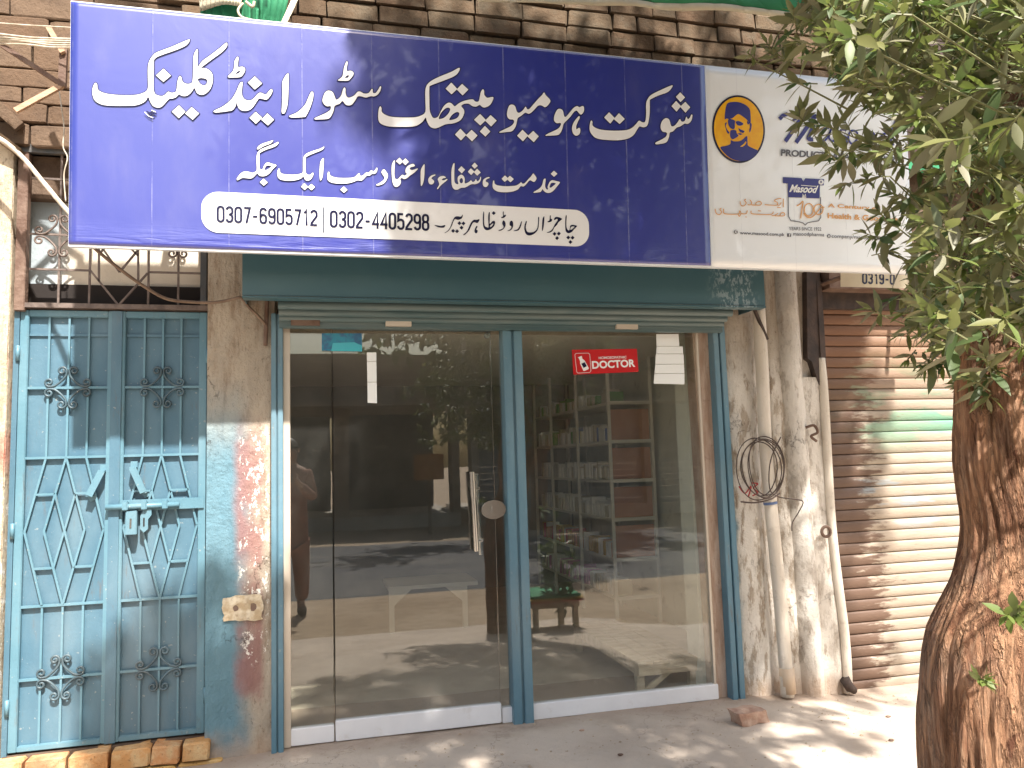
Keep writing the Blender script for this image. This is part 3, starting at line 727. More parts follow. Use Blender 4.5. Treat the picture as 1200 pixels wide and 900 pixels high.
# ------------------------------------------------------------------ glass shopfront
gx = lambda p, y=600: PX(p, y, 0)
def pane(x0, x1, z0, z1, mat, parent, y=0.0):
    return MB().box(x0, x1, y-.004, y+.004, z0, z1).build('glass_pane', mat, parent)
zg = 2.02; railh = .085
XLj = (PX(330, 400, 0)+PX(334, 860, 0))/2
xd0 = (PX(390, 400, 0)+PX(391, 860, 0))/2; xd1 = (PX(577, 390, 0)+PX(585, 845, 0))/2; xp = .985
wl_ = thing('fixed_window', 'narrow fixed glass pane at the left end of the shopfront, beside the teal pillar', 'window', (XLj, 0, 0))
MB().box(XLj+.0, XLj+.034, -.02, .03, .0, zg).build('jamb', M['alu_cream'], wl_, bevel=.003)
MB().box(XLj+.034, xd0-.003, -.02, .02, .005, .082).build('bottom_rail', M['alu'], wl_, bevel=.003)
pane(XLj+.034, xd0-.003, .082, zg, M['glass'], wl_)
gd = thing('glass_door', 'tinted glass door with steel pull handles and an oval lock', 'door', ((xd0+xd1)/2, 0, 0))
pane(xd0+.003, xd1-.003, .10, zg-.03, M['glass_door'], gd, -.006)
MB().box(xd0+.003, xd1-.003, -.026, .014, .006, .10).build('bottom_rail', M['alu'], gd, bevel=.003)
MB().box(xd0+.003, xd0+.0045, -.0115, -.0005, .1, zg-.03).build('glass_edge', M['black'], gd)
MB().box(xd1-.0045, xd1-.003, -.0115, -.0005, .1, zg-.03).build('glass_edge', M['steel'], gd)
MB().box(xd0+.003, xd1, -.02, .01, zg-.03, zg).build('top_rail', M['teal_slat'], gd)
ow = thing('fixed_window', 'slim fixed glass strip between the glass door and the blue centre post', 'window', (xp, 0, 0))
pane(xd1+.0, xp, .075, zg, M['glass'], ow, .0)
MB().box(xd1+.003, xp, -.02, .02, .0, .075).build('bottom_rail', M['alu'], ow, bevel=.003)
rw = thing('fixed_window', 'wide fixed glass pane right of the centre post, in front of the medicine rack', 'window', (1.5, 0, 0))
xr1 = (PX(812, 400, 0)+PX(838, 800, 0))/2
pane(1.0, xr1+.02, .078, zg, M['glass'], rw, .0)
MB().box(1.03, PX(840, 810, 0), -.022, .022, .0, .078).build('bottom_rail', M['alu'], rw, bevel=.003)
MB().box(xr1, xr1+.012, -.015, .015, .078, zg).build('jamb', M['alu_cream'], rw)
# handles and lock
def handle(x, zt, zb, y, tilt):
    b = MB(); L = zt-zb
    b.tube([(x, y, zt), (x+tilt*.33, y, zt-L*.33)], .013, 12); b.tube([(x+tilt*.33, y, zt-L*.33), (x+tilt*.72, y, zb+L*.28)], .0105, 12); b.tube([(x+tilt*.72, y, zb+L*.28), (x+tilt, y, zb)], .0115, 12)
    for k in (.18, .82): b.tube([(x+tilt*k, y, zt-L*k), (x+tilt*k, -.012 if y < 0 else .0, zt-L*k)], .008, 8)
    b.build('handle', M['steel'], gd, smooth=False)
handle(PX(553, 552, -.06), PZ(554, 553, -.06), PZ(560, 646, -.06), -.06, .012)
handle(PX(558, 552, .05), PZ(557, 555, .05), PZ(562, 650, .05), .05, .012)
lc = Vector(P(578, 597, Y=-.02)); b = MB()
b.tube([(0, 0, 0), (0, -.014, 0)], .048, 24); b.v = [(lc.x+x*1.35, lc.y+y, lc.z+z) for x, y, z in b.v]; b.build('lock_plate', M['steel'], gd, bevel=.002)
b = MB(); b.tube([(lc.x, lc.y-.014, lc.z), (lc.x, lc.y-.02, lc.z)], .014, 14); b.build('lock_cylinder', M['steel'], gd)
bc = Vector(P(571, 393, Y=-.02)); b = MB(); b.tube([(bc.x, -.012, bc.z), (bc.x, -.026, bc.z)], .016, 14); b.build('glass_fixing', M['steel'], gd)

# ------------------------------------------------------------------ lettering helpers
class Plane:
    def __init__(s, o, ex, ev):
        s.o = Vector(o); s.ex = Vector(ex).normalized(); s.ev = Vector(ev).normalized(); s.n = s.ev.cross(s.ex).normalized()
        if s.n.y > 0: s.n = -s.n
    def uv(s, px, py):
        d = Vector(ray(px, py)); c = Vector(CAM); t_ = (s.o-c).dot(s.n)/d.dot(s.n); p = c+d*t_-s.o
        return p.dot(s.ex), p.dot(s.ev)
    def w(s, u, v, k=0.0): return s.o+s.ex*u+s.ev*v+s.n*k
def curve_mesh(splines, offset=0.0, depth=.0006):
    cu = bpy.data.curves.new('tmp', 'CURVE'); cu.dimensions = '2D'; cu.fill_mode = 'BOTH'; cu.extrude = depth; cu.offset = offset
    for sp in splines:
        s_ = cu.splines.new('POLY'); s_.points.add(len(sp)-1)
        for i, p in enumerate(sp): s_.points[i].co = (p[0], p[1], 0, 1)
        s_.use_cyclic_u = True
    ob = bpy.data.objects.new('tmp', cu); me = bpy.data.meshes.new_from_object(ob); bpy.data.objects.remove(ob); bpy.data.curves.remove(cu)
    return me
def place_mesh(me, plane, k, name, mat, parent):
    o0 = ORG[parent.name]; pl = plane
    for v in me.vertices:
        v.co = pl.w(v.co.x, v.co.y, k+v.co.z)-o0
    me.materials.clear(); me.materials.append(mat)
    o = bpy.data.objects.new(name, me); col.objects.link(o); o.parent = parent; ORG[o.name] = o0.copy(); return o
def glyph(plane, parent, outlines, org, sc, mat, k, name='lettering', outline=None, smooth=True):
    """outlines: list of point lists in zoomed-crop units; org = crop origin; sc = crop scale"""
    sp = []
    for pts in outlines:
        uv = [plane.uv(org[0]+x/sc, org[1]+y/sc) for x, y in pts]
        if smooth and len(pts) > 4:
            uv = [(p.x, p.y) for p in catmull([(u, v, 0) for u, v in uv], 3, True)]
        sp.append(uv)
    if outline:
        place_mesh(curve_mesh(sp, outline[0]), plane, k-.0012, 'letter_outline', outline[1], parent)
    return place_mesh(curve_mesh(sp), plane, k, name, mat, parent)
def stroke_polys(pts, w):
    """constant-width ribbon outlines for a uv polyline as separate quads joined by a fan"""
    V_ = []; F_ = []
    pts = [Vector((p[0], p[1])) for p in pts]; n = len(pts); L = []; R_ = []
    closed = (pts[0]-pts[-1]).length < 1e-6
    for i in range(n):
        a = pts[i-1] if i > 0 else (pts[-2] if closed else pts[0]); c = pts[i+1] if i < n-1 else (pts[1] if closed else pts[-1])
        d1 = (pts[i]-a); d2 = (c-pts[i])
        d1 = d1.normalized() if d1.length > 1e-9 else d2.normalized(); d2 = d2.normalized() if d2.length > 1e-9 else d1
        t_ = (d1+d2); t_ = t_.normalized() if t_.length > 1e-6 else d1
        nrm = Vector((-t_.y, t_.x)); m_ = max(.5, nrm.dot(Vector((-d1.y, d1.x))))
        L.append(pts[i]+nrm*w/2/m_); R_.append(pts[i]-nrm*w/2/m_)
    return L, R_
def strokes(plane, parent, lines, w, mat, k, name='lettering', th=.0012):
    """lines: polylines already in uv"""
    me = bpy.data.meshes.new(name); V_ = []; F_ = []
    for pts in lines:
        L, R_ = stroke_polys(pts, w); n = len(L); b0 = len(V_)
        for dz in (0, th):
            V_ += [(p.x, p.y, dz) for p in L]+[(p.x, p.y, dz) for p in R_]
        for i in range(n-1):
            a, c = b0+i, b0+i+1; e, f_ = a+n, c+n
            F_ += [(a, e, f_, c)]; A, C_, E_, G_ = a+2*n, c+2*n, e+2*n, f_+2*n
            F_ += [(A, C_, G_, E_), (a, c, C_, A), (e, E_, G_, f_)]
    me.from_pydata(V_, [], F_)
    bm = bmesh.new(); bm.from_mesh(me); bmesh.ops.recalc_face_normals(bm, faces=bm.faces); bm.to_mesh(me); bm.free()
    return place_mesh(me, plane, k, name, mat, parent)
def text(plane, parent, s_, bl, br, tl, mat, k, bold=.0, shear=0.0, name='lettering', spacing=1.0):
    """a line of text fitted to photo corners bottom-left, bottom-right, top-left"""
    cu = bpy.data.curves.new('tmp', 'FONT'); cu.body = s_; cu.size = 1; cu.extrude = .0; cu.offset = bold; cu.shear = shear; cu.space_character = spacing; cu.resolution_u = 4
    ob = bpy.data.objects.new('tmp', cu); me = bpy.data.meshes.new_from_object(ob); bpy.data.objects.remove(ob)
    xs_ = [v.co.x for v in me.vertices]; ys_ = [v.co.y for v in me.vertices]
    if not xs_: return None
    x0, x1, y0, y1 = min(xs_), max(xs_), min(ys_), max(ys_)
    A = Vector(plane.uv(*bl)); B = Vector(plane.uv(*br)); T = Vector(plane.uv(*tl))
    for v in me.vertices:
        p = A+(B-A)*((v.co.x-x0)/(x1-x0))+(T-A)*((v.co.y-y0)/(y1-y0)); v.co = (p.x, p.y, 0)
    return place_mesh(me, plane, k, name, mat, parent)
# condensed digits in a unit cell (width 1, height 2.2)
def arc(cx, cy, rx, ry, a0, a1, n=6): return [(cx+rx*math.cos(rd(a)), cy+ry*math.sin(rd(a))) for a in np.linspace(a0, a1, n)]
def rrect(x0, x1, y0, y1, r=.38):
    p = arc(x1-r, y1-r, r, r, 90, 0)+arc(x1-r, y0+r, r, r, 0, -90)+arc(x0+r, y0+r, r, r, -90, -180)+arc(x0+r, y1-r, r, r, 180, 90)
    return p+[p[0]]
DG = {'0': [rrect(.1, .9, .1, 2.1)], '1': [[(.25, 1.75), (.5, 1.9), (.6, 2.15), (.6, 0)]],
      '2': [arc(.5, 1.7, .4, .4, 175, 0)+[(.9, 1.35), (.14, .35), (.1, .1), (.95, .1)]],
      '3': [arc(.5, 1.7, .4, .4, 175, 0)+[(.9, 1.45)]+arc(.5, 1.45, .4, .33, 0, -80)+arc(.5, .75, .4, .33, 80, 0)+arc(.5, .5, .4, .4, 0, -175)],
      '4': [[(.78, 0), (.78, 2.15), (.1, .62), (1.0, .62)]], '5': [[(.85, 2.08), (.16, 2.08), (.14, 1.2)]+arc(.5, .95, .4, .38, 120, 0)+arc(.5, .5, .4, .4, 0, -175)],
      '6': [arc(.5, 1.7, .4, .4, 10, 180)+[(.1, .5)]+arc(.5, .5, .4, .4, 180, 360)+arc(.5, .85, .4, .38, 0, 180)],
      '7': [[(.08, 2.08), (.9, 2.08), (.42, 0)]], '8': [rrect(.1, .9, .1, 1.15, .36), rrect(.13, .87, 1.15, 2.1, .34)],
      '9': [arc(.5, .5, .4, .4, -170, 0)+[(.9, 1.7)]+arc(.5, 1.7, .4, .4, 0, 180)+arc(.5, 1.35, .4, .38, 180, 360)], '-': [[(.1, .95), (.75, .95)]], '|': [[(.5, -.35), (.5, 2.45)]], ' ': []}
def digits(plane, parent, s_, bl, br, tl, mat, k, w=.2, gap=.28):
    adv = {'-': .85, '1': .95, '|': 1.0, ' ': .35}
    tot = sum(adv.get(c, 1.0) for c in s_)+gap*(len(s_)-1)
    A = Vector(plane.uv(*bl)); B = Vector(plane.uv(*br)); T = Vector(plane.uv(*tl)); H = (T-A)/2.2; Wd = (B-A)/tot
    x = 0; L = []
    for c in s_:
        for ln in DG[c]: L.append([tuple(A+Wd*(x+p[0])+H*p[1]) for p in ln])
        x += adv.get(c, 1.0)+gap
    return strokes(plane, parent, L, w*Wd.length*1.15, mat, k)

# ------------------------------------------------------------------ the sign
tilt = .05/1.05
ez = Vector((0, -tilt, 1)).normalized()
SO = Vector((-.984, -.525, 2.235))
SP = Plane(SO, (1, 0, 0), ez)
sg = thing('shop_sign', 'long navy and white Urdu shop sign with phone numbers, hung over the shopfront', 'sign', tuple(SO))
u0, vb = SP.uv(80, 290); um, vm = SP.uv(830, 311); _, vt = SP.uv(83, 3); ur, vr = SP.uv(1066, 321)
u0 = (u0+SP.uv(83, 3)[0])/2; um = (SP.uv(826, 75)[0]+SP.uv(833, 310)[0])/2; ur = (SP.uv(1062, 100)[0]+SP.uv(1068, 300)[0])/2
vb = (SP.uv(80, 290)[1]+SP.uv(833, 310)[1])/2; vt = (SP.uv(83, 3)[1]+SP.uv(826, 75)[1])/2
def slab(plane, u0, u1, v0, v1, k0, k1, name, mat, parent, nu=1, nv=1, bevel=0, wav=0):
    b = MB(); pts = []
    rows = []
    for j in range(nv+1):
        v = v0+(v1-v0)*j/nv
        r = []
        for i in range(nu+1):
            u = u0+(u1-u0)*i/nu; kk = k1
            if wav:
                edge = min(1, (v-v0)/.02, (v1-v)/.02)
                low_ = max(0, 1-(v-v0)/.13)
                kk = k1+wav*edge*(mnoise.noise(Vector((u*1.5, v*1.2, 5)))*.4)
                kk += -.009*low_*edge*(abs(mnoise.noise(Vector((u*2.2+v*6, v*26, 2))))**.8)*max(0, math.sin(min(max((u-.35)/1.3, 0), 1)*math.pi))
            r.append(plane.w(u, v, kk))
        rows.append(r)
    b.grid(rows); n = nu+1; 
    base = len(b.v)
    b.v += [tuple(plane.w(u, v, k0)) for u, v in ((u0, v0), (u1, v0), (u1, v1), (u0, v1))]
    top = lambda i, j: j*n+i
    b.f += [(base, base+3, base+2, base+1)]
    b.f += [tuple([base, base+1]+[top(i, 0) for i in range(nu, -1, -1)]), tuple([base+1, base+2]+[top(nu, j) for j in range(nv, -1, -1)]),
            tuple([base+2, base+3]+[top(i, nv) for i in range(0, nu+1)]), tuple([base+3, base]+[top(0, j) for j in range(0, nv+1)])]
    return b.build(name, mat, parent, smooth=False, bevel=bevel)
slab(SP, u0-.001, ur+.002, vb-.004, vt+.003, -.035, -.003, 'sign_frame', M['flex_white'], sg)
o = slab(SP, u0+.0005, um-.0015, vb+.004, vt-.002, -.0025, .0, 'blue_panel', M['navy'], sg, 90, 60, wav=.004)
for p in o.data.polygons: p.use_smooth = len(p.vertices) == 4
o = slab(SP, um+.0015, ur, vb+.0, vt-.002, -.0025, .0, 'white_panel', M['flex_white'], sg, 40, 24, wav=.004)
for p in o.data.polygons: p.use_smooth = len(p.vertices) == 4
for ux in (.35, 1.7, 3.0):
    b = MB(); p = SP.w(ux, .7, -.035); b.bar(p, (p.x, .0, p.z), .03, .03, (0, 0, 1)); b.build('bracket', M['rust'], sg)
KZ = .0022
# pill
pu0, pv1 = SP.uv(236, 225); pu1, _ = SP.uv(690, 250)
pts = []
def pill(px0, px1, yt0, yt1, yb0, yb1, r):
    tl, tr, br_, bl = SP.uv(px0, yt0), SP.uv(px1, yt1), SP.uv(px1, yb1), SP.uv(px0, yb0)
    x0 = (tl[0]+bl[0])/2; x1 = (tr[0]+br_[0])/2; t_ = (tl[1]+tr[1])/2; b_ = (bl[1]+br_[1])/2; h = (t_-b_)/2
    rr = h*r
    return arc(x1-rr, t_-rr, rr, rr, 90, 0, 9)+arc(x1-rr, b_+rr, rr, rr, 0, -90, 9)+arc(x0+rr, b_+rr, rr, rr, -90, -180, 9)+arc(x0+rr, t_-rr, rr, rr, 180, 90, 9)
place_mesh(curve_mesh([pill(236, 690, 225, 246, 272, 289.5, .8)]), SP, KZ, 'number_plate', M['print_white'], sg)
OUT = (.0035, M['print_dark'])
W = M['print_white']
def gl(outs, org, sc, **kw): return glyph(SP, sg, outs, org, sc, W, KZ+.0015, outline=OUT, **kw)
def sq(pts, org, sc): return gl([pts], org, sc, smooth=False)
A_ = [(80,445),(93,432),(105,445),(110,485),(140,512),(200,530),(300,540),(430,540),(500,525),(550,490),(553,400),(553,290),(570,230),(605,182),(640,160),(760,115),(895,57),(918,57),(890,100),(800,142),(650,195),(612,220),(603,240),(603,300),(600,400),(600,480),(615,530),(660,548),(695,542),(730,510),(755,520),(790,515),(805,490),(812,420),(830,372),(845,385),(855,420),(885,440),(920,440),(945,415),(950,290),(955,190),(980,140),(990,155),(988,288),(1030,240),(1100,190),(1190,120),(1235,82),(1248,88),(1240,120),(1190,170),(1120,220),(1040,280),(1015,300),(1060,305),(1100,330),(1120,370),(1118,430),(1095,490),(1050,530),(1010,535),(980,515),(960,475),(935,510),(905,538),(870,548),(840,540),(825,530),(800,555),(770,568),(740,570),(710,600),(675,638),(640,648),(600,635),(575,600),(553,550),(535,585),(500,610),(450,627),(390,632),(200,630),(120,610),(80,575),(65,520),(70,470)]
gl([A_, [(988,400),(1020,388),(1060,395),(1075,415),(1065,445),(1040,455),(1010,440)]], (100, 40), 7.5)
for p in ([(88,308),(152,368),(88,422),(24,366)], [(225,630),(280,685),(222,740),(163,684)], [(335,645),(400,700),(345,755),(280,700)]): sq(p, (180, 40), 7.5)
gl([[(80,612),(90,598),(150,570),(200,535),(245,490),(280,430),(300,380),(318,352),(332,355),(328,400),(325,450),(340,490),(370,510),(410,508),(440,485),(465,455),(490,443),(520,455),(540,458),(560,435),(585,412),(595,425),(585,455),(560,490),(540,503),(510,498),(480,492),(460,515),(430,560),(400,590),(360,602),(320,595),(295,570),(282,525),(270,560),(245,595),(200,605),(120,615)]], (240, 50), 7.5)
gl([[(205,300),(235,270),(255,240),(262,190),(265,160),(288,128),(296,140),(292,180),(293,218),(330,215),(352,228),(352,255),(335,285),(310,305),(250,308),(215,308)], [(270,274),(295,252),(315,255),(300,272),(278,280)]], (240, 50), 7.5)
for p in ([(440,300),(503,362),(440,414),(380,354)], [(447,612),(504,662),(450,715),(395,664)], [(550,625),(608,680),(555,730),(498,680)]): sq(p, (240, 50), 7.5)
gl([[(725,278),(738,288),(735,400),(728,540),(705,615),(690,625),(677,615),(680,540),(682,440),(682,355),(700,310)]], (240, 50), 7.5)
gl([[(262,360),(278,370),(275,420),(250,500),(215,570),(200,580),(120,585),(75,582),(72,570),(130,545),(180,505),(215,460),(240,400)]], (330, 60), 7.5)
gl([[(290,600),(300,588),(350,565),(400,540),(430,515),(430,485),(400,487),(370,465),(360,430),(375,380),(395,355),(420,350),(450,365),(470,410),(480,428),(500,420),(525,390),(535,350),(550,322),(562,335),(562,370),(575,405),(600,410),(640,390),(665,362),(690,358),(725,375),(765,370),(790,335),(800,340),(803,368),(825,370),(845,345),(865,312),(875,320),(865,355),(840,388),(810,400),(785,398),(740,410),(700,400),(670,400),(650,430),(620,470),(590,480),(560,470),(535,440),(510,465),(480,475),(463,490),(455,530),(430,580),(400,598),(330,602)]], (330, 60), 7.5)
gl([[(497,255),(525,235),(540,205),(548,150),(570,95),(580,105),(572,150),(575,178),(605,175),(630,190),(628,215),(600,250),(580,262),(505,262)], [(552,238),(575,215),(597,215),(580,238)]], (330, 60), 7.5)
K_ = [(105,430),(118,412),(128,430),(132,465),(180,495),(250,508),(400,510),(470,495),(512,460),(512,360),(512,270),(530,220),(570,185),(640,150),(740,110),(805,75),(815,88),(790,130),(740,160),(650,195),(560,230),(548,250),(548,350),(550,440),(565,490),(585,515),(622,505),(645,462),(675,410),(712,382),(742,386),(770,412),(800,390),(850,365),(925,350),(950,370),(980,368),(990,330),(1000,285),(1017,262),(1028,275),(1030,310),(1055,337),(1100,330),(1110,343),(1085,395),(1045,420),(1015,420),(990,400),(960,415),(925,410),(895,390),(855,390),(828,410),(850,440),(853,475),(825,530),(765,560),(690,570),(635,595),(600,605),(570,600),(545,580),(525,540),(515,510),(490,545),(450,575),(400,590),(300,592),(200,590),(130,570),(103,540),(98,490)]
gl([K_, [(630,520),(650,470),(690,430),(720,425),(730,440),(715,475),(680,510),(650,522)], [(722,530),(745,490),(780,465),(805,465),(810,485),(790,515),(750,530)]], (430, 70), 7.5)
for p in ([(215,128),(268,185),(218,232),(165,182)], [(310,140),(365,190),(315,242),(262,188)], [(468,403),(520,458),(470,505),(415,455)], [(560,413),(614,463),(565,515),(512,463)], [(510,508),(558,558),(515,603),(465,558)], [(295,533),(347,588),(300,637),(247,585)], [(393,543),(446,593),(398,645),(343,592)]): sq(p, (500, 80), 7.5)
gl([[(40,485),(90,460),(140,435),(165,405),(160,380),(125,375),(105,345),(108,300),(125,255),(150,247),(175,262),(192,310),(215,318),(245,295),(268,265),(280,285),(300,285),(340,240),(380,195),(410,165),(430,140),(445,165),(485,210),(470,245),(440,270),(410,255),(380,255),(350,285),(320,315),(295,328),(265,318),(230,345),(200,365),(190,400),(180,440),(150,480),(100,488),(45,494)]], (580, 90), 7.5)
for p in ([(240,468),(290,517),(245,570),(193,520)], [(335,478),(383,525),(340,578),(283,525)]): sq(p, (580, 90), 7.5)
gl([[(447,512),(500,485),(550,460),(575,430),(575,408),(540,410),(518,385),(522,340),(545,292),(570,284),(595,300),(607,350),(625,350),(660,310),(690,275),(720,260),(740,270),(765,260),(780,270),(778,310),(755,335),(735,320),(715,300),(690,315),(660,355),(620,395),(600,420),(590,460),(570,500),(545,515),(455,520)]], (580, 90), 7.5)
gl([[(735,348),(742,365),(725,400),(712,440),(715,465),(735,450),(748,465),(742,505),(712,520),(685,500),(675,450),(695,395)]], (580, 90), 7.5)
SC6 = 900/130
gl([[(15,358),(28,368),(28,395),(50,415),(100,432),(200,440),(300,435),(350,415),(385,380),(405,358),(430,370),(455,365),(463,300),(463,220),(480,175),(510,145),(580,110),(668,72),(674,85),(640,125),(560,155),(500,185),(492,200),(492,280),(485,350),(470,400),(440,412),(410,405),(390,430),(360,475),(310,505),(230,517),(120,512),(50,495),(10,450),(5,400)]], (690, 90), SC6)
gl([[(540,535),(590,510),(625,485),(630,455),(595,445),(580,410),(590,365),(620,338),(650,350),(665,400),(690,400),(715,375),(735,345),(750,365),(775,360),(788,325),(800,345),(815,335),(830,308),(838,318),(828,360),(800,385),(775,382),(740,405),(710,415),(680,445),(655,455),(648,490),(630,530),(600,542),(545,550)]], (690, 90), SC6)
for p in ([(162,290),(208,337),(172,382),(122,332)], [(242,297),(290,345),(248,385),(200,345)], [(738,128),(778,170),(742,208),(703,165)], [(705,198),(745,240),(710,285),(668,240)], [(780,205),(820,250),(782,293),(738,245)]): sq(p, (690, 90), SC6)
# second line
OUT = (.002, M['print_dark'])
gl([[(92,660),(100,640),(140,590),(185,560),(250,558),(310,575),(355,555),(372,530),(370,420),(370,340),(390,280),(430,245),(520,205),(610,170),(660,142),(680,150),(650,190),(600,215),(500,250),(430,285),(410,310),(408,420),(412,500),(430,530),(455,520),(470,480),(500,440),(530,428),(580,445),(640,462),(645,478),(600,520),(560,570),(510,610),(450,622),(405,610),(380,580),(340,620),(300,650),(240,650),(170,645),(120,670),(98,678)], [(480,530),(495,490),(520,470),(560,475),(580,485),(550,510),(510,535)]], (270, 155), 12)
gl([[(375,230),(400,195),(450,165),(540,135),(595,118),(600,130),(560,165),(480,195),(400,240),(380,243)]], (270, 155), 12)
sq([(468,655),(525,708),(470,755),(415,705)], (270, 155), 12)
gl([[(670,530),(683,512),(697,530),(700,565),(740,590),(820,600),(920,600),(990,585),(1020,560),(1022,450),(1025,370),(1050,320),(1100,290),(1180,260),(1260,235),(1310,208),(1320,215),(1300,245),(1250,270),(1160,305),(1075,345),(1060,370),(1058,500),(1060,570),(1085,600),(1125,600),(1150,575),(1168,578),(1160,620),(1130,665),(1090,685),(1050,670),(1025,620),(1000,650),(930,675),(850,685),(760,680),(690,660),(662,610),(660,560)]], (270, 155), 12)
sq([(1040,718),(1092,770),(1045,815),(993,770)], (270, 155), 12); sq([(1140,730),(1190,775),(1140,820),(1088,772)], (270, 155), 12)
gl([[(285,258),(295,270),(290,380),(280,470),(262,515),(250,510),(245,430),(250,330),(262,285)]], (350, 160), 10)
gl([[(345,420),(358,418),(365,450),(400,475),(470,488),(600,488),(660,475),(695,440),(715,438),(718,462),(750,460),(790,425),(820,425),(845,400),(865,405),(885,408),(912,368),(922,378),(915,415),(890,440),(860,440),(830,462),(800,460),(770,490),(735,520),(690,515),(640,535),(560,553),(450,553),(380,540),(340,510),(338,450)]], (350, 160), 10)
sq([(528,588),(572,628),(530,662),(488,625)], (350, 160), 10)
gl([[(985,392),(1005,390),(1035,430),(1045,460),(1035,500),(1005,545),(960,570),(915,575),(912,565),(960,540),(995,510),(1005,485),(985,450),(970,420)]], (350, 160), 10)
gl([[(215,185),(228,195),(222,280),(222,370),(235,400),(262,400),(290,370),(315,350),(340,360),(365,340),(350,320),(352,285),(375,250),(415,228),(445,225),(462,245),(440,258),(415,262),(400,280),(420,295),(450,290),(485,278),(495,285),(450,330),(405,360),(370,390),(335,402),(310,390),(290,400),(298,430),(285,470),(250,493),(220,485),(200,440),(190,350),(190,240)]], (440, 170), 10)
for p in ([(280,150),(322,195),(285,232),(238,192)], [(350,158),(390,200),(350,240),(308,198)], [(1005,250),(1048,292),(1010,335),(965,292)], [(1160,208),(1198,248),(1160,280),(1125,245)], [(1115,275),(1158,315),(1120,355),(1080,315)], [(1190,280),(1232,325),(1190,362),(1150,320)]): sq(p, (440, 170), 10)
gl([[(565,230),(575,240),(572,360),(560,440),(540,480),(530,475),(528,400),(530,300),(545,260)]], (440, 170), 10)
gl([[(695,348),(700,358),(670,375),(655,395),(680,415),(685,440),(665,462),(635,460),(618,430),(620,395),(650,362)]], (440, 170), 10)
gl([[(735,425),(728,400),(750,375),(790,365),(818,375),(820,388),(795,392),(775,410),(800,415),(835,400),(840,412),(800,445),(760,480),(730,518),(720,510),(745,465)]], (440, 170), 10)
gl([[(912,220),(925,225),(922,330),(925,430),(950,460),(970,455),(962,420),(965,375),(1000,350),(1030,365),(1045,400),(1045,450),(1075,445),(1100,430),(1118,415),(1135,435),(1160,425),(1175,400),(1190,425),(1215,410),(1228,375),(1236,385),(1225,430),(1200,450),(1165,462),(1130,460),(1100,472),(1050,500),(1000,505),(960,525),(920,520),(895,480),(888,400),(890,290)], [(990,400),(1010,390),(1022,410),(1020,440),(1000,450),(985,430)]], (440, 170), 10)
gl([[(328,278),(335,288),(300,305),(290,330),(318,345),(320,370),(295,395),(265,385),(255,350),(262,310),(295,285)]], (540, 180), 10)
gl([[(378,320),(390,325),(395,355),(430,375),(520,385),(600,382),(650,375),(690,350),(705,335),(715,352),(745,350),(790,300),(820,270),(845,235),(860,250),(885,290),(870,325),(850,335),(820,318),(800,320),(770,355),(735,388),(700,385),(670,420),(620,443),(540,455),(440,450),(385,420),(370,380)]], (540, 180), 10)
for p in ([(515,258),(558,298),(512,335),(475,298)], [(572,262),(620,302),(580,340),(535,300)], [(1088,203),(1130,240),(1090,275),(1050,240)]): sq(p, (540, 180), 10)
gl([[(850,455),(880,435),(920,410),(950,370),(965,310),(985,295),(992,310),(985,380),(1000,420),(1020,420),(1015,390),(1035,340),(1065,315),(1100,320),(1155,335),(1155,350),(1115,400),(1080,440),(1040,462),(1000,460),(970,440),(955,420),(935,450),(900,458),(855,462)], [(1038,395),(1055,350),(1085,345),(1110,355),(1080,380),(1055,400)]], (540, 180), 10)
# third line, dark on the white pill
D = M['print_dark']
def gd3(outs, org, sc, smooth=True): return glyph(SP, sg, outs, org, sc, D, KZ+.0015, smooth=smooth)
def dots3(cs, r, org, sc):
    for x, y in cs: gd3([[(x, y-r), (x+r, y), (x, y+r), (x-r, y)]], org, sc, False)
o5, s5 = (500, 230), 12; o6, s6 = (590, 230), 1200/110
gd3([[(108,410),(150,412),(200,420),(258,408),(245,440),(200,445),(150,435)]], o5, s5)
gd3([[(250,515),(290,490),(325,445),(350,380),(375,320),(400,290),(440,285),(480,290),(500,262),(505,275),(490,315),(440,335),(400,325),(380,345),(350,420),(310,485),(265,515)]], o5, s5)
dots3([(458,382),(515,385),(488,445),(370,490),(425,495)], 28, o5, s5)
gd3([[(515,540),(560,500),(590,440),(620,375),(660,335),(700,335),(738,325),(735,350),(710,380),(680,370),(650,375),(620,430),(590,490),(545,535),(520,550)]], o5, s5)
gd3([[(700,420),(712,430),(695,470),(715,485),(705,520),(680,520),(670,490),(680,450)]], o5, s5)
gd3([[(795,225),(805,232),(805,360),(815,420),(850,440),(868,430),(862,300),(870,240),(885,228),(885,330),(885,390),(920,355),(950,350),(960,380),(940,430),(890,470),(840,480),(805,455),(790,400),(788,300)], [(885,425),(915,392),(935,387),(925,410),(900,435)]], o5, s5)
dots3([(940, 240)], 28, o5, s5)
gd3([[(1045,300),(1070,285),(1068,230),(1080,218),(1082,270),(1105,262),(1110,280),(1085,305),(1050,310)]], o5, s5)
gd3([[(1070,345),(1095,355),(1108,400),(1090,450),(1050,482),(1012,490),(1012,480),(1060,460),(1080,430),(1060,390)]], o5, s5)
gd3([[(95,315),(115,325),(122,370),(110,415),(80,442),(45,445),(90,420),(98,385),(78,375),(78,335)]], o6, s6)
gd3([[(225,325),(232,335),(215,400),(185,440),(135,447),(135,440),(175,425),(200,390)]], o6, s6)
gd3([[(288,320),(295,330),(282,400),(300,455),(340,465),(390,455),(430,410),(440,330),(440,275),(452,270),(450,340),(440,420),(400,475),(340,503),(290,490),(265,430),(268,370)]], o6, s6)
gd3([[(510,265),(520,270),(512,380),(498,440),(490,435),(492,350),(498,290)]], o6, s6)
gd3([[(560,325),(585,310),(590,255),(600,250),(602,290),(618,295),(610,325),(570,335)]], o6, s6)
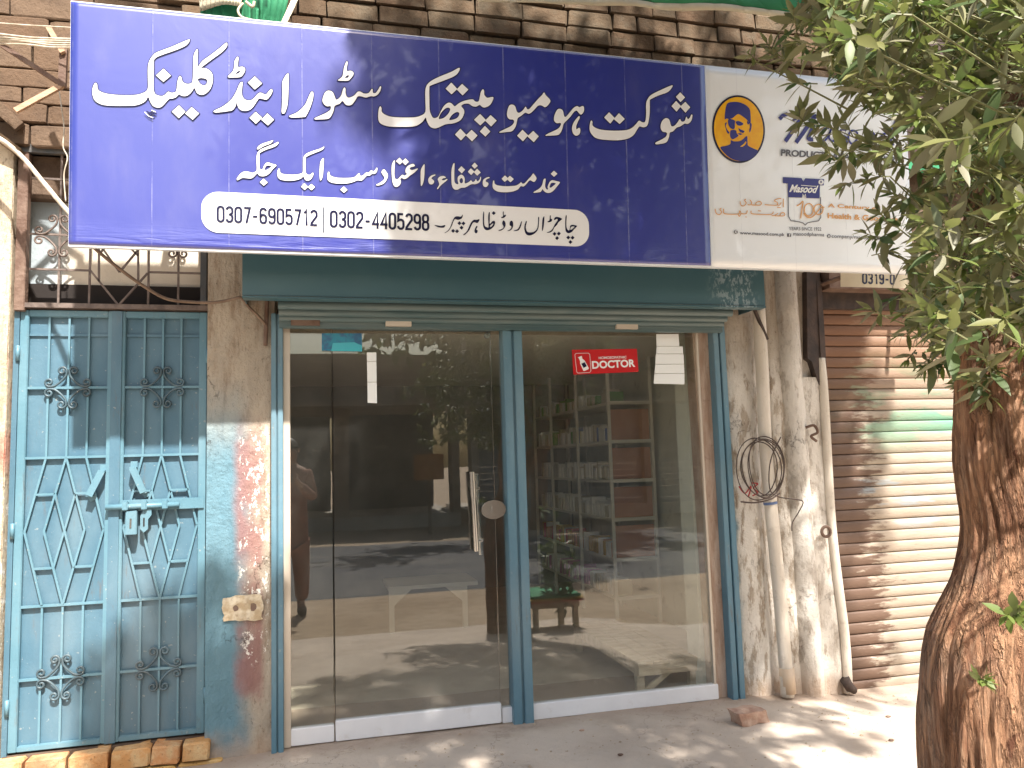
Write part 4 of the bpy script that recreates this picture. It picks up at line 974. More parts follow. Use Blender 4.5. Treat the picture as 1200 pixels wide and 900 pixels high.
gd3([[(642,300),(660,270),(700,270),(745,290),(735,305),(700,335),(680,370),(650,400),(620,450),(580,468),(550,466),(600,445),(630,410),(655,360),(690,310),(680,290),(655,305)]], o6, s6)
gd3([[(795,250),(805,255),(800,340),(805,410),(830,440),(845,420),(850,380),(880,368),(935,380),(925,400),(895,430),(870,460),(825,475),(795,450),(788,390),(788,300)], [(850,425),(862,395),(885,388),(905,392),(885,415),(862,430)]], o6, s6)
dots3([(650,483),(705,480),(682,538),(825,530),(880,532),(853,588)], 25, o6, s6)
digits(SP, sg, '0307-6905712', (254.5, 260.5), (372, 265), (254.5, 241.5), D, KZ+.0015, .29, .22)
digits(SP, sg, '0302-4405298', (387, 266.5), (502.5, 270.5), (387, 247), D, KZ+.0015, .29, .22)
strokes(SP, sg, [[SP.uv(379.5, 243), SP.uv(379.5, 273)]], .006, D, KZ+.0015)
tear = [[(172, 131), (176, 133), (181, 130)], [(174, 135), (179, 132), (184, 134)], [(177, 137), (182, 136)], [(173, 133), (178, 137)]]
strokes(SP, sg, [[SP.uv(*p) for p in ln] for ln in tear], .0045, D, KZ+.0035, 'tear')
strokes(SP, sg, [[SP.uv(170, 132), SP.uv(175, 137), SP.uv(180, 139)], [SP.uv(178, 130), SP.uv(183, 132)]], .003, W, KZ+.005, 'tear')
# white panel: portrait emblem in an ellipse
cx_, cy_, sc_ = 830, 105, 663/70
ell = lambda rx, ry: [(333+rx*math.cos(a)+.05*ry*math.sin(a)*.6, 441+ry*math.sin(a)) for a in np.linspace(0, 2*math.pi, 40, endpoint=False)]
glyph(SP, sg, [ell(292, 376)], (cx_, cy_), sc_, D, KZ, 'emblem_border')
glyph(SP, sg, [ell(272, 354)], (cx_, cy_), sc_, M['print_yellow'], KZ+.0014, 'emblem_ground')
NV = M['print_navy']
eg = lambda pts, mt=NV, k=.0028: glyph(SP, sg, [pts], (cx_, cy_), sc_, mt, KZ+k, 'emblem_print')
eg([(128,645),(190,630),(240,608),(245,560),(255,570),(290,580),(350,575),(385,550),(425,520),(430,600),(440,630),(500,660),(545,685),(505,745),(440,785),(340,795),(250,770),(180,715)])
eg([(205,160),(260,143),(330,145),(400,170),(450,215),(462,270),(465,370),(450,380),(430,345),(390,310),(330,275),(290,300),(265,320),(222,330),(200,325),(178,330),(185,230)])
eg([(180,385),(200,370),(190,410),(205,450),(228,480),(220,495),(200,470)])
eg([(222,330),(285,345),(290,380),(285,440),(240,430),(215,380)]); eg([(245,455),(300,455),(310,490),(330,515),(300,540),(260,555),(238,520),(238,480)])
eg([(300,360),(340,355),(385,385),(350,405),(315,395)]); eg([(330,432),(350,445),(395,465),(380,485),(345,470)]); eg([(318,490),(350,488),(375,500),(350,508)])
eg([(455,380),(475,385),(470,440),(455,480),(450,450),(458,420)]); eg([(428,350),(448,380),(436,395),(425,370)])
eg([(350,635),(385,610),(410,580),(412,600),(385,630),(360,638)], M['print_yellow'], .0040)
# Masood script, large, behind the leaves
o2, s2 = (900, 120), 1200/170
def st2(lines, w, mat, org=o2, sc=s2, k=.0015): return strokes(SP, sg, [[(p.x, p.y) for p in catmull([(*SP.uv(org[0]+x/sc, org[1]+y/sc), 0) for x, y in ln], 4)] if len(ln) > 2 else [SP.uv(org[0]+x/sc, org[1]+y/sc) for x, y in ln] for ln in lines], w, mat, KZ+k)
st2([[(92,140),(120,112),(160,98)]], .020, NV)
st2([[(310,105),(260,150),(200,240),(140,325)], [(330,110),(400,120)], [(400,112),(360,150),(290,250),(228,335)], [(385,150),(350,250),(330,300),(370,310)]], .021, NV)
st2([[(200,150),(240,130),(270,70)], [(500,215),(460,225),(430,280),(450,325),(490,290),(520,220),(500,290),(530,325),(560,290)], [(640,230),(600,230),(590,270),(640,290),(640,340),(590,355)], [(720,240),(680,240),(660,300),(690,345),(730,310),(735,260),(720,240)], [(860,250),(820,250),(800,310),(830,350),(870,320),(875,270),(860,250)], [(980,260),(940,270),(930,330),(970,340),(1000,280),(1060,140),(1010,330),(1040,350)]], .011, NV)
text(SP, sg, 'PRODUCTS AVAILABLE HERE', (914.5, 183), (1054, 192), (915, 175), M['print_grey'], KZ+.0015, .034)
# shield
o3, s3 = (830, 200), 8.0
g3 = lambda outs, mt, k=.0015, nm='emblem_print': glyph(SP, sg, outs, o3, s3, mt, KZ+k, nm, smooth=False)
g3([[(697,62),(870,72),(888,105),(906,74),(1082,82),(1078,140),(1042,138),(1040,262),(912,258),(892,228),(872,255),(745,250),(742,122),(697,118)]], NV)
strokes(SP, sg, [[SP.uv(o3[0]+x/s3, o3[1]+y/s3) for x, y in ((746,250),(748,430),(770,470),(850,482),(885,492),(905,512),(925,492),(950,485),(1030,472),(1050,440),(1048,250))]], .004, M['print_grey'], KZ+.0012)
text(SP, sg, 'Masood', (924, 225.5), (957.5, 226.8), (925, 216.5), W, KZ+.003, .03, .35)
strokes(SP, sg, [[SP.uv(938, 217.6), SP.uv(955.5, 218.8)]], .003, W, KZ+.003)
strokes(SP, sg, [[SP.uv(939.5, 232), SP.uv(940, 228), SP.uv(941.5, 231), SP.uv(943, 228), SP.uv(943.6, 232)]], .003, W, KZ+.003)
glyph(SP, sg, [[(1052+24*math.cos(a), 110+24*math.sin(a)) for a in np.linspace(0, 6.28, 16, endpoint=False)]], o3, s3, M['print_white'], KZ+.003, 'emblem_print')
text(SP, sg, 'R', (960.4, 215.3), (963, 215.4), (960.4, 212.2), NV, KZ+.0045, .02)
OR = M['print_orange']
st3 = lambda lines, w, mt=OR: st2(lines, w, mt, o3, s3)
st3([[(825,330),(850,320),(880,285)], [(885,290),(862,450)]], .006)
ringp = lambda cx, cy, rx, ry: [(cx+rx*math.cos(a), cy+ry*math.sin(a)) for a in np.linspace(0, 2*math.pi, 14)]
st3([ringp(938, 368, 42, 58), ringp(1030, 365, 42, 48), [(890,400),(920,435),(960,440),(1000,410),(1050,350),(1085,345)]], .0055)
text(SP, sg, 'YEARS SINCE 1922', (924, 270), (962, 270.6), (924, 266), M['print_grey'], KZ+.0015, .01)
text(SP, sg, 'www.masood.com.pk', (866.5, 276), (919, 278.2), (866.5, 271), M['print_grey'], KZ+.0015, .02)
text(SP, sg, 'masoodpharma', (929, 277.5), (965.5, 278.6), (929, 272), M['print_grey'], KZ+.0015, .01)
text(SP, sg, 'company/masoodpharma', (974, 280), (1041, 283), (974, 274.5), M['print_grey'], KZ+.0015, .01)
def disc(px, py, r, mt, k, letter=None):
    place_mesh(curve_mesh([[(SP.uv(px, py)[0]+r*math.cos(a), SP.uv(px, py)[1]+r*math.sin(a)) for a in np.linspace(0, 6.28, 16, endpoint=False)]]), SP, KZ+k, 'icon', mt, sg)
    if letter: text(SP, sg, letter, (px-1.2, py+1.6), (px+1.2, py+1.7), (px-1.2, py-1.8), W, KZ+k+.0012, .03)
disc(862, 272, .0105, M['print_grey'], .001, 'c'); disc(971, 276.8, .0105, M['print_grey'], .001, 'in')
g3([[(738,590),(774,592),(772,622),(736,620)]], M['print_grey'], .001); text(SP, sg, 'f', (923.6, 277.4), (925.6, 277.4), (923.6, 274.2), W, KZ+.003, .04)
text(SP, sg, 'A Century of', (969.5, 244.5), (1031, 248), (969.5, 238.5), OR, KZ+.0015, .03)
text(SP, sg, 'Health & Goodness', (969.5, 256), (1052, 260.5), (969.5, 249.5), OR, KZ+.0015, .03)
st3([[(295,290),(302,325),(330,332),(352,305),(335,280),(350,268)], [(365,320),(392,322),(402,300),(385,275)], [(400,322),(440,325),(442,305),(475,290),(495,308),(480,325),(440,325)], [(525,320),(580,325),(640,325),(642,300),(615,285),(640,268),(680,262)], [(645,325),(665,325),(680,300)], [(700,265),(700,300),(700,345)]], .0042)
st3([[(60,360),(70,400),(100,415),(120,390),(105,365),(120,355)], [(140,360),(150,405),(275,408),(290,380),(302,400),(288,430),(275,410)], [(300,405),(350,405),(362,375)], [(398,378),(405,405),(500,412),(590,410),(605,385)], [(590,425),(620,420),(650,400)], [(620,425),(705,425),(708,400),(685,395),(665,425)]], .0042)
st3([[(640,345),(675,347)], [(345,436),(355,437)], [(462,378),(490,380)]], .004)

# ------------------------------------------------------------------ stickers and painted sky reflections on the glass
G = Plane((0, -.0135, 0), (1, 0, 0), (0, 0, 1))
stk = thing('sticker', 'small red sticker with HOMOEOPATHIC DOCTOR in white, on the right glass', 'sticker', tuple(P(708, 423, Y=-.0135)))
G2 = Plane((0, -.0075, 0), (1, 0, 0), (0, 0, 1))
glyph(G2, stk, [[(120,118),(1035,105),(1060,428),(142,470)]], (660, 400), 12, M['red'], 0, 'sheet', smooth=False)
strokes(G2, stk, [[G2.uv(660+x/12, 400+y/12) for x, y in ((162,190),(180,170),(350,165),(372,185),(388,415),(370,438),(205,447),(188,428),(162,190))]], .0022, M['print_white'], .0015)
glyph(G2, stk, [[(205,225),(260,205),(268,245),(300,270),(360,380),(350,395),(290,420),(280,410),(235,310),(238,285),(218,240)]], (660, 400), 12, M['print_white'], .0015, 'sheet', smooth=False)
glyph(G2, stk, [[(252,315),(300,295),(330,350),(285,375)]], (660, 400), 12, D, .003, 'sheet', smooth=False)
text(G2, stk, 'HOMOEOPATHIC', (701.5, 421), (734, 420), (701.5, 418), W, .0015, .02)
text(G2, stk, 'DOCTOR', (694, 432.4), (744.5, 430), (693.3, 423.2), W, .0015, .035)
stb = thing('sticker', 'small blue and cyan sticker at the top of the glass door', 'sticker', tuple(P(400, 402, Y=-.0135)))
G3 = Plane((0, -.0125, 0), (1, 0, 0), (0, 0, 1))
glyph(G3, stb, [[(377,390.5),(424,390.5),(424.5,412),(377,411)]], (0, 0), 1, M['sticker_blue'], 0, 'sheet', smooth=False)
glyph(G3, stb, [[(390,402),(415,401),(424,405),(424.5,412),(388,411.5)]], (0, 0), 1, M['sticker_cyan'], .0015, 'sheet', smooth=False)
stw = thing('sky_reflection_sheets', 'stepped white sheets added for a bright sky reflection at the top right of the glass', 'sky_reflection', tuple(P(785, 420, Y=.02)))
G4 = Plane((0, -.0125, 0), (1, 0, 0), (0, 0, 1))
sky_reflection = simple('sky_reflection_white', (.85, .88, .88), rough=.6, bump=0)  # flat white laid on the panes in place of bright sky reflections
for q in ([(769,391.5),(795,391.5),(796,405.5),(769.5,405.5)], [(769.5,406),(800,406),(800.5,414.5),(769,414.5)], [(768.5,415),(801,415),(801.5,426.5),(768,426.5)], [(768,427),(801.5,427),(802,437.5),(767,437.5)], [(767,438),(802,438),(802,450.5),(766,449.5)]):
    glyph(G4, stw, [q], (0, 0), 1, sky_reflection, 0, 'sheet', smooth=False)
stv = thing('sky_reflection_strip', 'tall narrow white strip added for a bright sky reflection near the top of the glass door', 'sky_reflection', tuple(P(436, 440, Y=.02)))
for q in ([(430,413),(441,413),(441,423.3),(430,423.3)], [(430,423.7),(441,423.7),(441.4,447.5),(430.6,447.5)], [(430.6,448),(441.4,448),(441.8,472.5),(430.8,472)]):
    glyph(G4, stv, [q], (0, 0), 1, sky_reflection, 0, 'sheet', smooth=False)

# ------------------------------------------------------------------ inside the shop
RY = 1.9; rx0 = PX(718, 600, RY); rx1 = PX(768, 600, RY)
rk = thing('shelf_rack', 'cream steel shelf rack against the right inside wall, loaded with medicine boxes', 'rack', (rx0, RY, 0))
lv = [PZ(742, y, RY) for y in (472, 517, 563, 608, 655, 700)]
for x in (rx0, rx1):
    for y in (RY, 2.7, 3.5, 4.1):
        MB().box(x-.012, x+.012, y-.012, y+.012, 0, lv[0]+.45).build('post', M['rack'], rk)
for z in lv:
    MB().box(rx0, rx1, RY+.012, 4.1, z-.012, z+.010).build('shelf', M['rack'], rk)
    MB().box(rx0+.012, rx1-.012, RY-.014, RY+.010, z-.014, z+.014).build('shelf_edge', M['rack'], rk)
for i in range(4):
    MB().box(rx0+.014, rx1-.014, RY+.012, RY+.02, lv[i+1]+.014, lv[i]-.05+.0*i).build('end_board', M['card'], rk)
names = ['box_white']*6+['box_cream']*2+['box_blue', 'box_green']
bxm = {}
def boxmesh(mk_):
    if mk_ not in bxm:
        b = MB(); b.box(-.5, .5, -.5, .5, 0, 1); me = bpy.data.meshes.new('medicine_box'); me.from_pydata(b.v, [], b.f); me.materials.append(M[mk_]); bxm[mk_] = me
    return bxm[mk_]
row_desc = ['top shelf', 'second shelf', 'third shelf', 'fourth shelf', 'lowest shelf']
pal = {0: ['box_green', 'box_white', 'box_cream'], 1: names, 2: ['box_white', 'box_white', 'box_cream'], 3: ['box_white', 'box_white', 'box_cream'], 4: ['box_yellow', 'box_red', 'box_orange', 'box_white', 'box_yellow'], 5: ['box_white', 'box_pink', 'box_cream']}
cname = dict(box_green='green', box_white='white', box_cream='cream', box_yellow='yellow', box_red='red', box_orange='orange', box_blue='blue', box_pink='pink')
rowname = ['second highest', 'third highest', 'middle', 'second lowest', 'lowest', 'bottom']
for i in range(6):
    y = RY+.05
    while y < 3.95:
        w = random.uniform(.034, .060); h = random.uniform(.09, .15) if i != 0 else random.uniform(.07, .12)
        h = min(h, .16); c = random.choice(pal[i])
        if random.random() < .9:
            o = share(boxmesh(c), 'medicine_box', None, (rx0+.075+random.uniform(-.01, .02), y+w/2, lv[i]+.0105), (.13, w-.006, h), (0, 0, random.uniform(-.06, .06)))
            setp(o, 'small %s medicine box standing in the row on the %s shelf of the rack' % (cname[c], ('top', 'second', 'third', 'fourth', 'fifth', 'bottom')[i]), 'box', '%s medicine boxes on the %s shelf' % (cname[c], ('top', 'second', 'third', 'fourth', 'fifth', 'bottom')[i]))
        y += w
# wooden bench by the glass
ztb = PZ(747, 777, .15); nl = Vector(P(747, 777, Y=.15)); nr = Vector(P(821, 771, Y=.15)); fl = Vector(P(679, 729, Z=ztb)); frr = Vector(P(724, 723, Z=ztb))
bx0, bx1, by0, by1 = nl.x, nr.x, .15, max(1.15, min(2.0, fl.y))
bn = thing('wooden_bench', 'low worn wooden bench standing just inside the right glass pane', 'bench', ((bx0+bx1)/2, (by0+by1)/2, 0))
for i in range(4):
    w = (bx1-bx0)/4
    MB().box(bx0+i*w+.002, bx0+(i+1)*w-.002, by0, by1, ztb-.018, ztb).build('plank', M['bench_wood'], bn, bevel=.002)
MB().box(bx0+.01, bx1-.01, by0+.01, by0+.035, ztb-.075, ztb-.019).build('apron', M['bench_wood'], bn)
MB().box(bx0+.01, bx1-.01, by1-.035, by1-.01, ztb-.075, ztb-.019).build('apron', M['bench_wood'], bn)
MB().box(bx0+.01, bx0+.03, by0+.036, by1-.036, ztb-.075, ztb-.019).build('apron', M['bench_wood'], bn)
for x in (bx0+.03, bx1-.03):
    for y in (by0+.05, by1-.05):
        MB().box(x-.022, x+.022, y-.015, y+.025, 0, ztb-.076).build('leg', M['bench_wood'], bn)
b = MB(); b.bar((bx0+.06, by0+.04, .02), (bx0+.2, by0+.04, ztb-.07), .028, .02); b.build('brace', M['bench_wood'], bn)
tb = thing('side_table', 'pale low table with splayed brackets deep inside behind the glass door', 'table', (.9, 2.3, 0))
ty = 2.3; a0 = P(455, 688, Y=ty); a1 = P(560, 684, Y=ty)
MB().box(a0[0], a1[0], ty, ty+.5, a0[2]-.03, a0[2]).build('tabletop', M['table_white'], tb)
for px_ in (459, 545):
    x = PX(px_, 700, ty+.02)
    MB().box(x-.02, x+.02, ty+.02, ty+.05, 0, a0[2]-.03).build('leg', M['table_white'], tb)
    s_ = 1 if px_ < 500 else -1
    MB().prism([(x, a0[2]-.03), (x+s_*.16, a0[2]-.03), (x, a0[2]-.17)], ty+.024, ty+.04).build('bracket', M['table_white'], tb)

# ------------------------------------------------------------------ old closed roller shutter, right
osh = thing('closed_shutter', 'closed rusty roller shutter with faded green patches, behind the tree', 'shutter', (3.8, .1, -.1))
SY = .10; sx0, sx1 = 2.925, 4.62; pitch = .0655
b = MB(); rows = []
prof = [(0, .004), (.002, -.001), (.006, -.0038), (.03, -.0062), (.052, -.0050), (.0608, -.0012), (.0618, .004), (.0625, .010), (.0655, .010), (.0656, .004)]
zprev = 0
for (z, y) in prof: rows.append([(x-sx0, y, z) for x in (sx0, (sx0+sx1)/2, sx1)])
b.grid(rows); sm = bpy.data.meshes.new('slat'); sm.from_pydata(b.v, [], b.f); sm.materials.append(M['old_slat'])
for p in sm.polygons: p.use_smooth = True
z = -.09; k = 0
while z < 2.14:
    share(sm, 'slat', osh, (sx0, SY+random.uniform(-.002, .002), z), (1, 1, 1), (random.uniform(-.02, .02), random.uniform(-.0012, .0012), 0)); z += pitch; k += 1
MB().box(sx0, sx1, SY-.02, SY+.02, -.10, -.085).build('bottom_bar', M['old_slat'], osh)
MB().box(sx1, sx1+.05, SY-.04, SY+.05, -.1, 2.2).build('guide_rail', M['rust'], osh)
MB().box(2.9, 4.7, .05, .16, 2.16, 2.7).build('shutter_hood', M['rust_dark'], osh)
MB().box(2.93, 4.7, -.06, .05, 2.26, 2.62).build('shutter_hood', M['rust'], osh)
MB().box(2.95, 4.7, .14, .28, -.1, 2.1).build('dark_opening', M['black'], osh)
# small phone board behind the leaves
pb = thing('phone_board', 'narrow cream board with a phone number just under the white end of the sign', 'sign', tuple(P(1050, 328, Y=-.3)))
PB = Plane((0, -.3, 0), (1, 0, 0), (0, 0, 1))
glyph(PB, pb, [[(985,318),(1112,321),(1112,339),(985,336)]], (0, 0), 1, M['cream_cloth'], 0, 'board', smooth=False)
digits(PB, pb, '0319-0', (1010.5, 332.5), (1048, 333.5), (1010.5, 320), D, .0015, .3, .3)
digits(PB, pb, '84', (1081, 335), (1093, 335.5), (1081, 323.5), D, .0015, .3, .3)
for q_ in (P(1000, 320, Y=-.29), P(1100, 322, Y=-.29)): MB().bar((q_[0], -.28, q_[2]), (q_[0], .06, q_[2]), .02).build('bracket', M['rust'], pb)
ws = thing('wall_board', 'dark green and maroon board high on the wall behind the tree crown', 'sign', (3.9, -.1, 3.3))
MB().box(3.3, 4.9, -.14, -.11, 3.05, 3.9).build('board', simple('maroon_board', (.05, .02, .015), (.035, .015, .012), 3, .5, .1), ws)
MB().box(3.3, 4.9, -.145, -.105, 2.98, 3.04).build('board_edge', M['green_cloth'], ws)

# ------------------------------------------------------------------ pipes, cables, sticks
def cable(name, pts, r, mat, label, cat='cable', sub=8, n=6, group=None):
    b = MB()
    if not isinstance(pts[0][0], (list, tuple)): pts = [pts]
    for ln in pts: b.tube(catmull([tuple(P(x, y, Y=Y)) for x, y, Y in ln], sub), r, n)
    o = b.build(name, mat, smooth=True); return setp(o, label, cat, group)
b = MB()
dp = thing('drain_pipe', 'leaning limewashed drain pipe on the right pillar behind the cable coil', 'pipe', tuple(P(922, 818, Y=-.08)))
pp = [tuple(P(x, y, Y=-.075)) for x, y in ((889, 360), (893, 430), (897, 520), (904, 600), (912, 680), (919, 760), (923, 816))]
b.tube(catmull(pp, 6), .036, 16); b.build('pipe', M['pvc'], dp, smooth=True)
b = MB(); b.tube([tuple(P(921.5, 782, Y=-.075)), tuple(P(924, 812, Y=-.075))], .041, 16); b.build('taped_joint', M['tape'], dp, smooth=True)
b = MB(); b.tube([tuple(P(902.5, 588, Y=-.075)), tuple(P(903, 591, Y=-.075))], .038, 16); b.build('wire_tie', simple('blue_tie', (.12, .18, .35), rough=.5), dp, smooth=True)
b = MB(); b.bar(P(882, 358, Y=-.12), P(899, 398, Y=-.1), .012, .02); o = b.build('steel_stay', M['rust_dark']); setp(o, 'short dark steel stay under the right end of the teal housing', 'bracket')
# coil
cc = Vector(P(893, 550, Y=-.125)); b = MB()
for k in range(5):
    R1 = .125+random.uniform(-.03, .015); R2 = .155+random.uniform(-.03, .015); ox, oz = random.uniform(-.028, .028), random.uniform(-.022, .022); ph = random.uniform(0, 6)
    b.tube([cc+Vector((ox+R1*math.cos(a), .012*math.sin(a*2+ph)-.003*k, oz+R2*math.sin(a))) for a in np.linspace(0, 2*math.pi, 40)], .0032, 6, False)
cl = b.build('cable_coil', M['cable_dark'], smooth=True); setp(cl, 'dark cable coiled in loops and hung around the drain pipe', 'cable')
cable('loose_cable', [(915, 512, -.14), (903, 540, -.15), (902, 572, -.15), (912, 582, -.14), (930, 585, -.13), (941, 588, -.13), (936, 600, -.12), (929, 612, -.12), (928, 622, -.1)], .0034, M['cable_dark'], 'loose end of dark cable trailing right from the coil on the pillar')
cable('loose_cable', [(868, 588, -.1), (885, 589, -.12), (903, 585, -.14), (914, 578, -.14)], .0045, M['cable_dark'], 'stiff dark cable end poking left below the coil')
o = cable('painted_mark', [[(866, 570, -.065), (873, 578, -.065), (880, 570, -.065), (877, 582, -.065)], [(881, 566, -.065), (888, 567, -.065), (883, 572, -.065), (888, 577, -.065), (882, 581, -.065)]], .004, simple('red_paint', (.38, .03, .03)), 'small red painted number 3 mark on the pillar under the coil', 'painted mark')
# left wires
cable('wire_bundle', [[(-15, 38+i*3.2, -.35+.01*i), (30, 44+i*2.2+random.uniform(-2, 2), -.36), (60, 45+i*2.6, -.4), (96, 46+i*2.4, -.45)] for i in range(5)], .0045, M['cable_white'], 'bundle of thin white wires running into the left end of the sign')
cable('top_wire', [(-15, 26, -.35), (40, 30, -.38), (96, 33, -.42)], .003, M['cable_white'], 'single thin white wire above the bundle at the top left')
cable('thick_cable', [(-12, 156, -.2), (8, 168, -.22), (28, 186, -.26), (52, 215, -.32), (82, 250, -.4), (100, 262, -.42)], .011, M['cable_white'], 'thick white cable sagging in from the left edge to behind the sign')
cable('brown_cable', [(96, 276, -.3), (112, 292, -.26), (140, 315, -.2), (168, 335, -.14), (195, 350, -.1), (225, 354, -.08), (255, 354, -.08), (282, 348, -.1)], .0085, M['cable_brown'], 'dusty brown cable drooping across the grille to the teal housing')
cable('drop_cable', [(282, 348, -.1), (290, 358, -.09), (302, 370, -.07), (311, 380, -.055)], .0075, M['cable_brown'], 'short brown cable dropping from the housing corner to the pillar')
cable('conduit', [(313, 352, -.05), (312, 380, -.045), (311, 405, -.045)], .011, M['rust'], 'short rusty conduit on the pillar beside the left guide rail', 'pipe')
cable('hanging_wire', [(69, 104, -.18), (72, 125, -.2), (75, 150, -.2), (74, 172, -.2), (79, 185, -.2), (75, 205, -.2), (77, 236, -.2)], .003, M['cable_white'], 'thin pale wire hanging loose beside the left edge of the sign')
def stick(pts, w, mat, label):
    b = MB()
    for a, c in zip(pts[:-1], pts[1:]): b.bar(P(*a[:2], Y=a[2]), P(*c[:2], Y=c[2]), w, w*.8)
    return setp(b.build('stick', mat), label, 'stick')
stick([(57, 32, -.3), (74, 62, -.32)], .022, M['bamboo'], 'short stick crossing the wire bundle at the top left')
stick([(75, 58, -.3), (73, 102, -.3)], .03, M['rust'], 'upright rusty steel stub behind the left edge of the sign')
stick([(2, 53, -.3), (72, 99, -.3)], .02, M['rust'], 'long dark stick sloping down from the left to the steel stub')
stick([(18, 130, -.34), (73, 100, -.3)], .022, M['bamboo'], 'pale broken stick sloping up to the steel stub')

# ------------------------------------------------------------------ cloth banners at the top
def cloth(name, top, bot, Y, mat, parent, n=60, rows_=6, amp=.02, seed=1, th=.003):
    T = catmull([(x, y, 0) for x, y in top], 12); B = catmull([(x, y, 0) for x, y in bot], 12)
    b = MB(); g1 = []
    for j in range(rows_+1):
        r = []
        for i in range(n+1):
            a = T[int(i/n*(len(T)-1))]; c = B[int(i/n*(len(B)-1))]; p = a.lerp(c, j/rows_)
            q = Vector(P(p.x, p.y, Y=Y)); q.y += amp*mnoise.noise(Vector((q.x*4+seed, q.z*7, seed)))
            r.append(q)
        g1.append(r)
    b.grid(g1); o = b.build(name, mat, parent, smooth=True, fixn=False)
    md = o.modifiers.new('thickness', 'SOLIDIFY'); md.thickness = th; return o
bn1 = thing('cloth_banner', 'green cloth banner with cream hem hanging across the bricks above the sign', 'banner', tuple(P(760, -20, Y=-.5)))
cloth('cloth', [(500, -60), (700, -60), (960, -55)], [(560, -4), (700, -1), (800, 4), (900, 12), (944, 18)], -.45, M['green_cloth'], bn1, amp=.03)
cloth('hem', [(560, -4.5), (700, -1.5), (800, 3.5), (900, 11.5), (942, 18)], [(560, 2), (700, 6), (800, 12), (900, 19), (945, 25)], -.453, M['cream_cloth'], bn1, rows_=2, amp=.03)
cloth('hem', [(942, -50), (945, -10), (946, 18)], [(951, -50), (951, -8), (946, 26)], -.455, M['cream_cloth'], bn1, rows_=2, amp=.03)
bn2 = thing('cloth_banner', 'crumpled green and cream flag tucked behind the top edge of the sign', 'banner', tuple(P(290, 5, Y=-.3)))
cloth('cloth', [(228, -50), (290, -50), (352, -50)], [(236, 22), (290, 30), (331, 34)], -.36, M['green_cloth'], bn2, amp=.05, seed=7, rows_=14)
cloth('fold', [(232, -50), (270, -55), (296, -50)], [(234, 12), (262, 8), (282, 10)], -.385, M['cream_cloth'], bn2, amp=.04, seed=3, rows_=10)
cloth('hem', [(352, -50), (345, -10), (328, 30)], [(360, -50), (352, -8), (334, 32)], -.39, M['cream_cloth'], bn2, rows_=2, amp=.02, seed=2)
b = MB(); b.tube(catmull([tuple(P(x, y, Y=-.4)) for x, y in ((285, 4), (279, 12), (283, 20), (296, 24))], 6), .006, 6); b.tube(catmull([tuple(P(x, y, Y=-.4)) for x, y in ((288, 2), (296, 8), (298, 2))], 6), .007, 6); b.build('print', M['cream_cloth'], bn2, smooth=True)

# loose brick and litter
bm = bmesh.new(); bmesh.ops.create_cube(bm, size=1); bmesh.ops.subdivide_edges(bm, edges=bm.edges[:], cuts=4, use_grid_fill=True)
for v in bm.verts:
    v.co = Vector((v.co.x*.155, v.co.y*.10, v.co.z*.062)); n_ = mnoise.noise_vector(v.co*22); v.co += n_*.009
    v.co.x += .02*(v.co.z/.03)*(-.5)
me = bpy.data.meshes.new('loose_brick'); bm.to_mesh(me); bm.free(); me.materials.append(M['clay'])
o = bpy.data.objects.new('loose_brick', me); col.objects.link(o); q = P(881, 848, Z=.0); o.location = (q[0], q[1]+.03, ground_z(q[0], q[1])+.03); o.rotation_euler = (0, 0, .15)
setp(o, 'broken reddish brick lying on the ground before the right pillar', 'brick')
for i, (x, y, lab) in enumerate(((682, 857, 'dry curled leaf on the ground below the glass front'), (1040, 828, 'small dark stone on the ground beside the tree trunk'), (1044, 861, 'tiny dry leaf on the sunny ground left of the trunk'), (727, 886, 'small pebble at the lower edge of the dappled ground'), (322, 872, 'small clay crumb at the foot of the left guide rail'))):
    q = P(x, y, Z=0); bm = bmesh.new(); bmesh.ops.create_icosphere(bm, subdivisions=2, radius=1)
    for v in bm.verts: v.co = Vector((v.co.x*.014, v.co.y*.009, v.co.z*.005))*(1+.35*mnoise.noise(v.co*2+Vector((i, 0, 0))))
    me = bpy.data.meshes.new('litter'); bm.to_mesh(me); bm.free(); me.materials.append(M['clay'] if i in (0, 4) else M['rust'])
    o = bpy.data.objects.new('dry_leaf' if i in (0, 2) else 'pebble', me); col.objects.link(o); o.location = (q[0], q[1], ground_z(q[0], q[1])+.006); setp(o, lab, 'leaf' if i in (0, 2) else 'stone')
# dirt and pebbles strewn over the apron
b = MB(); rr = random.Random(3)
for _ in range(900):
    x = rr.uniform(-1.6, 4.2); y = -abs(rr.gauss(0, .7)); s_ = rr.uniform(.0015, .005) if rr.random() < .93 else rr.uniform(.005, .010)
    z = ground_z(x, y)+.002; a = rr.uniform(0, 3)
    n0 = len(b.v); c_, s2_ = math.cos(a), math.sin(a)
    for dx, dy, dz in ((1, 0, 0), (0, 1, 0), (-1, 0, 0), (0, -1, 0), (0, 0, .8)):
        b.v.append((x+s_*(dx*c_-dy*s2_)*1.2, y+s_*(dx*s2_+dy*c_), z+s_*dz))
    b.f += [(n0, n0+1, n0+4), (n0+1, n0+2, n0+4), (n0+2, n0+3, n0+4), (n0+3, n0, n0+4)]
o = b.build('grit', M['soil'], fixn=False); setp(o, 'fine grit and brick crumbs scattered over the pavement', 'grit', kind='stuff')
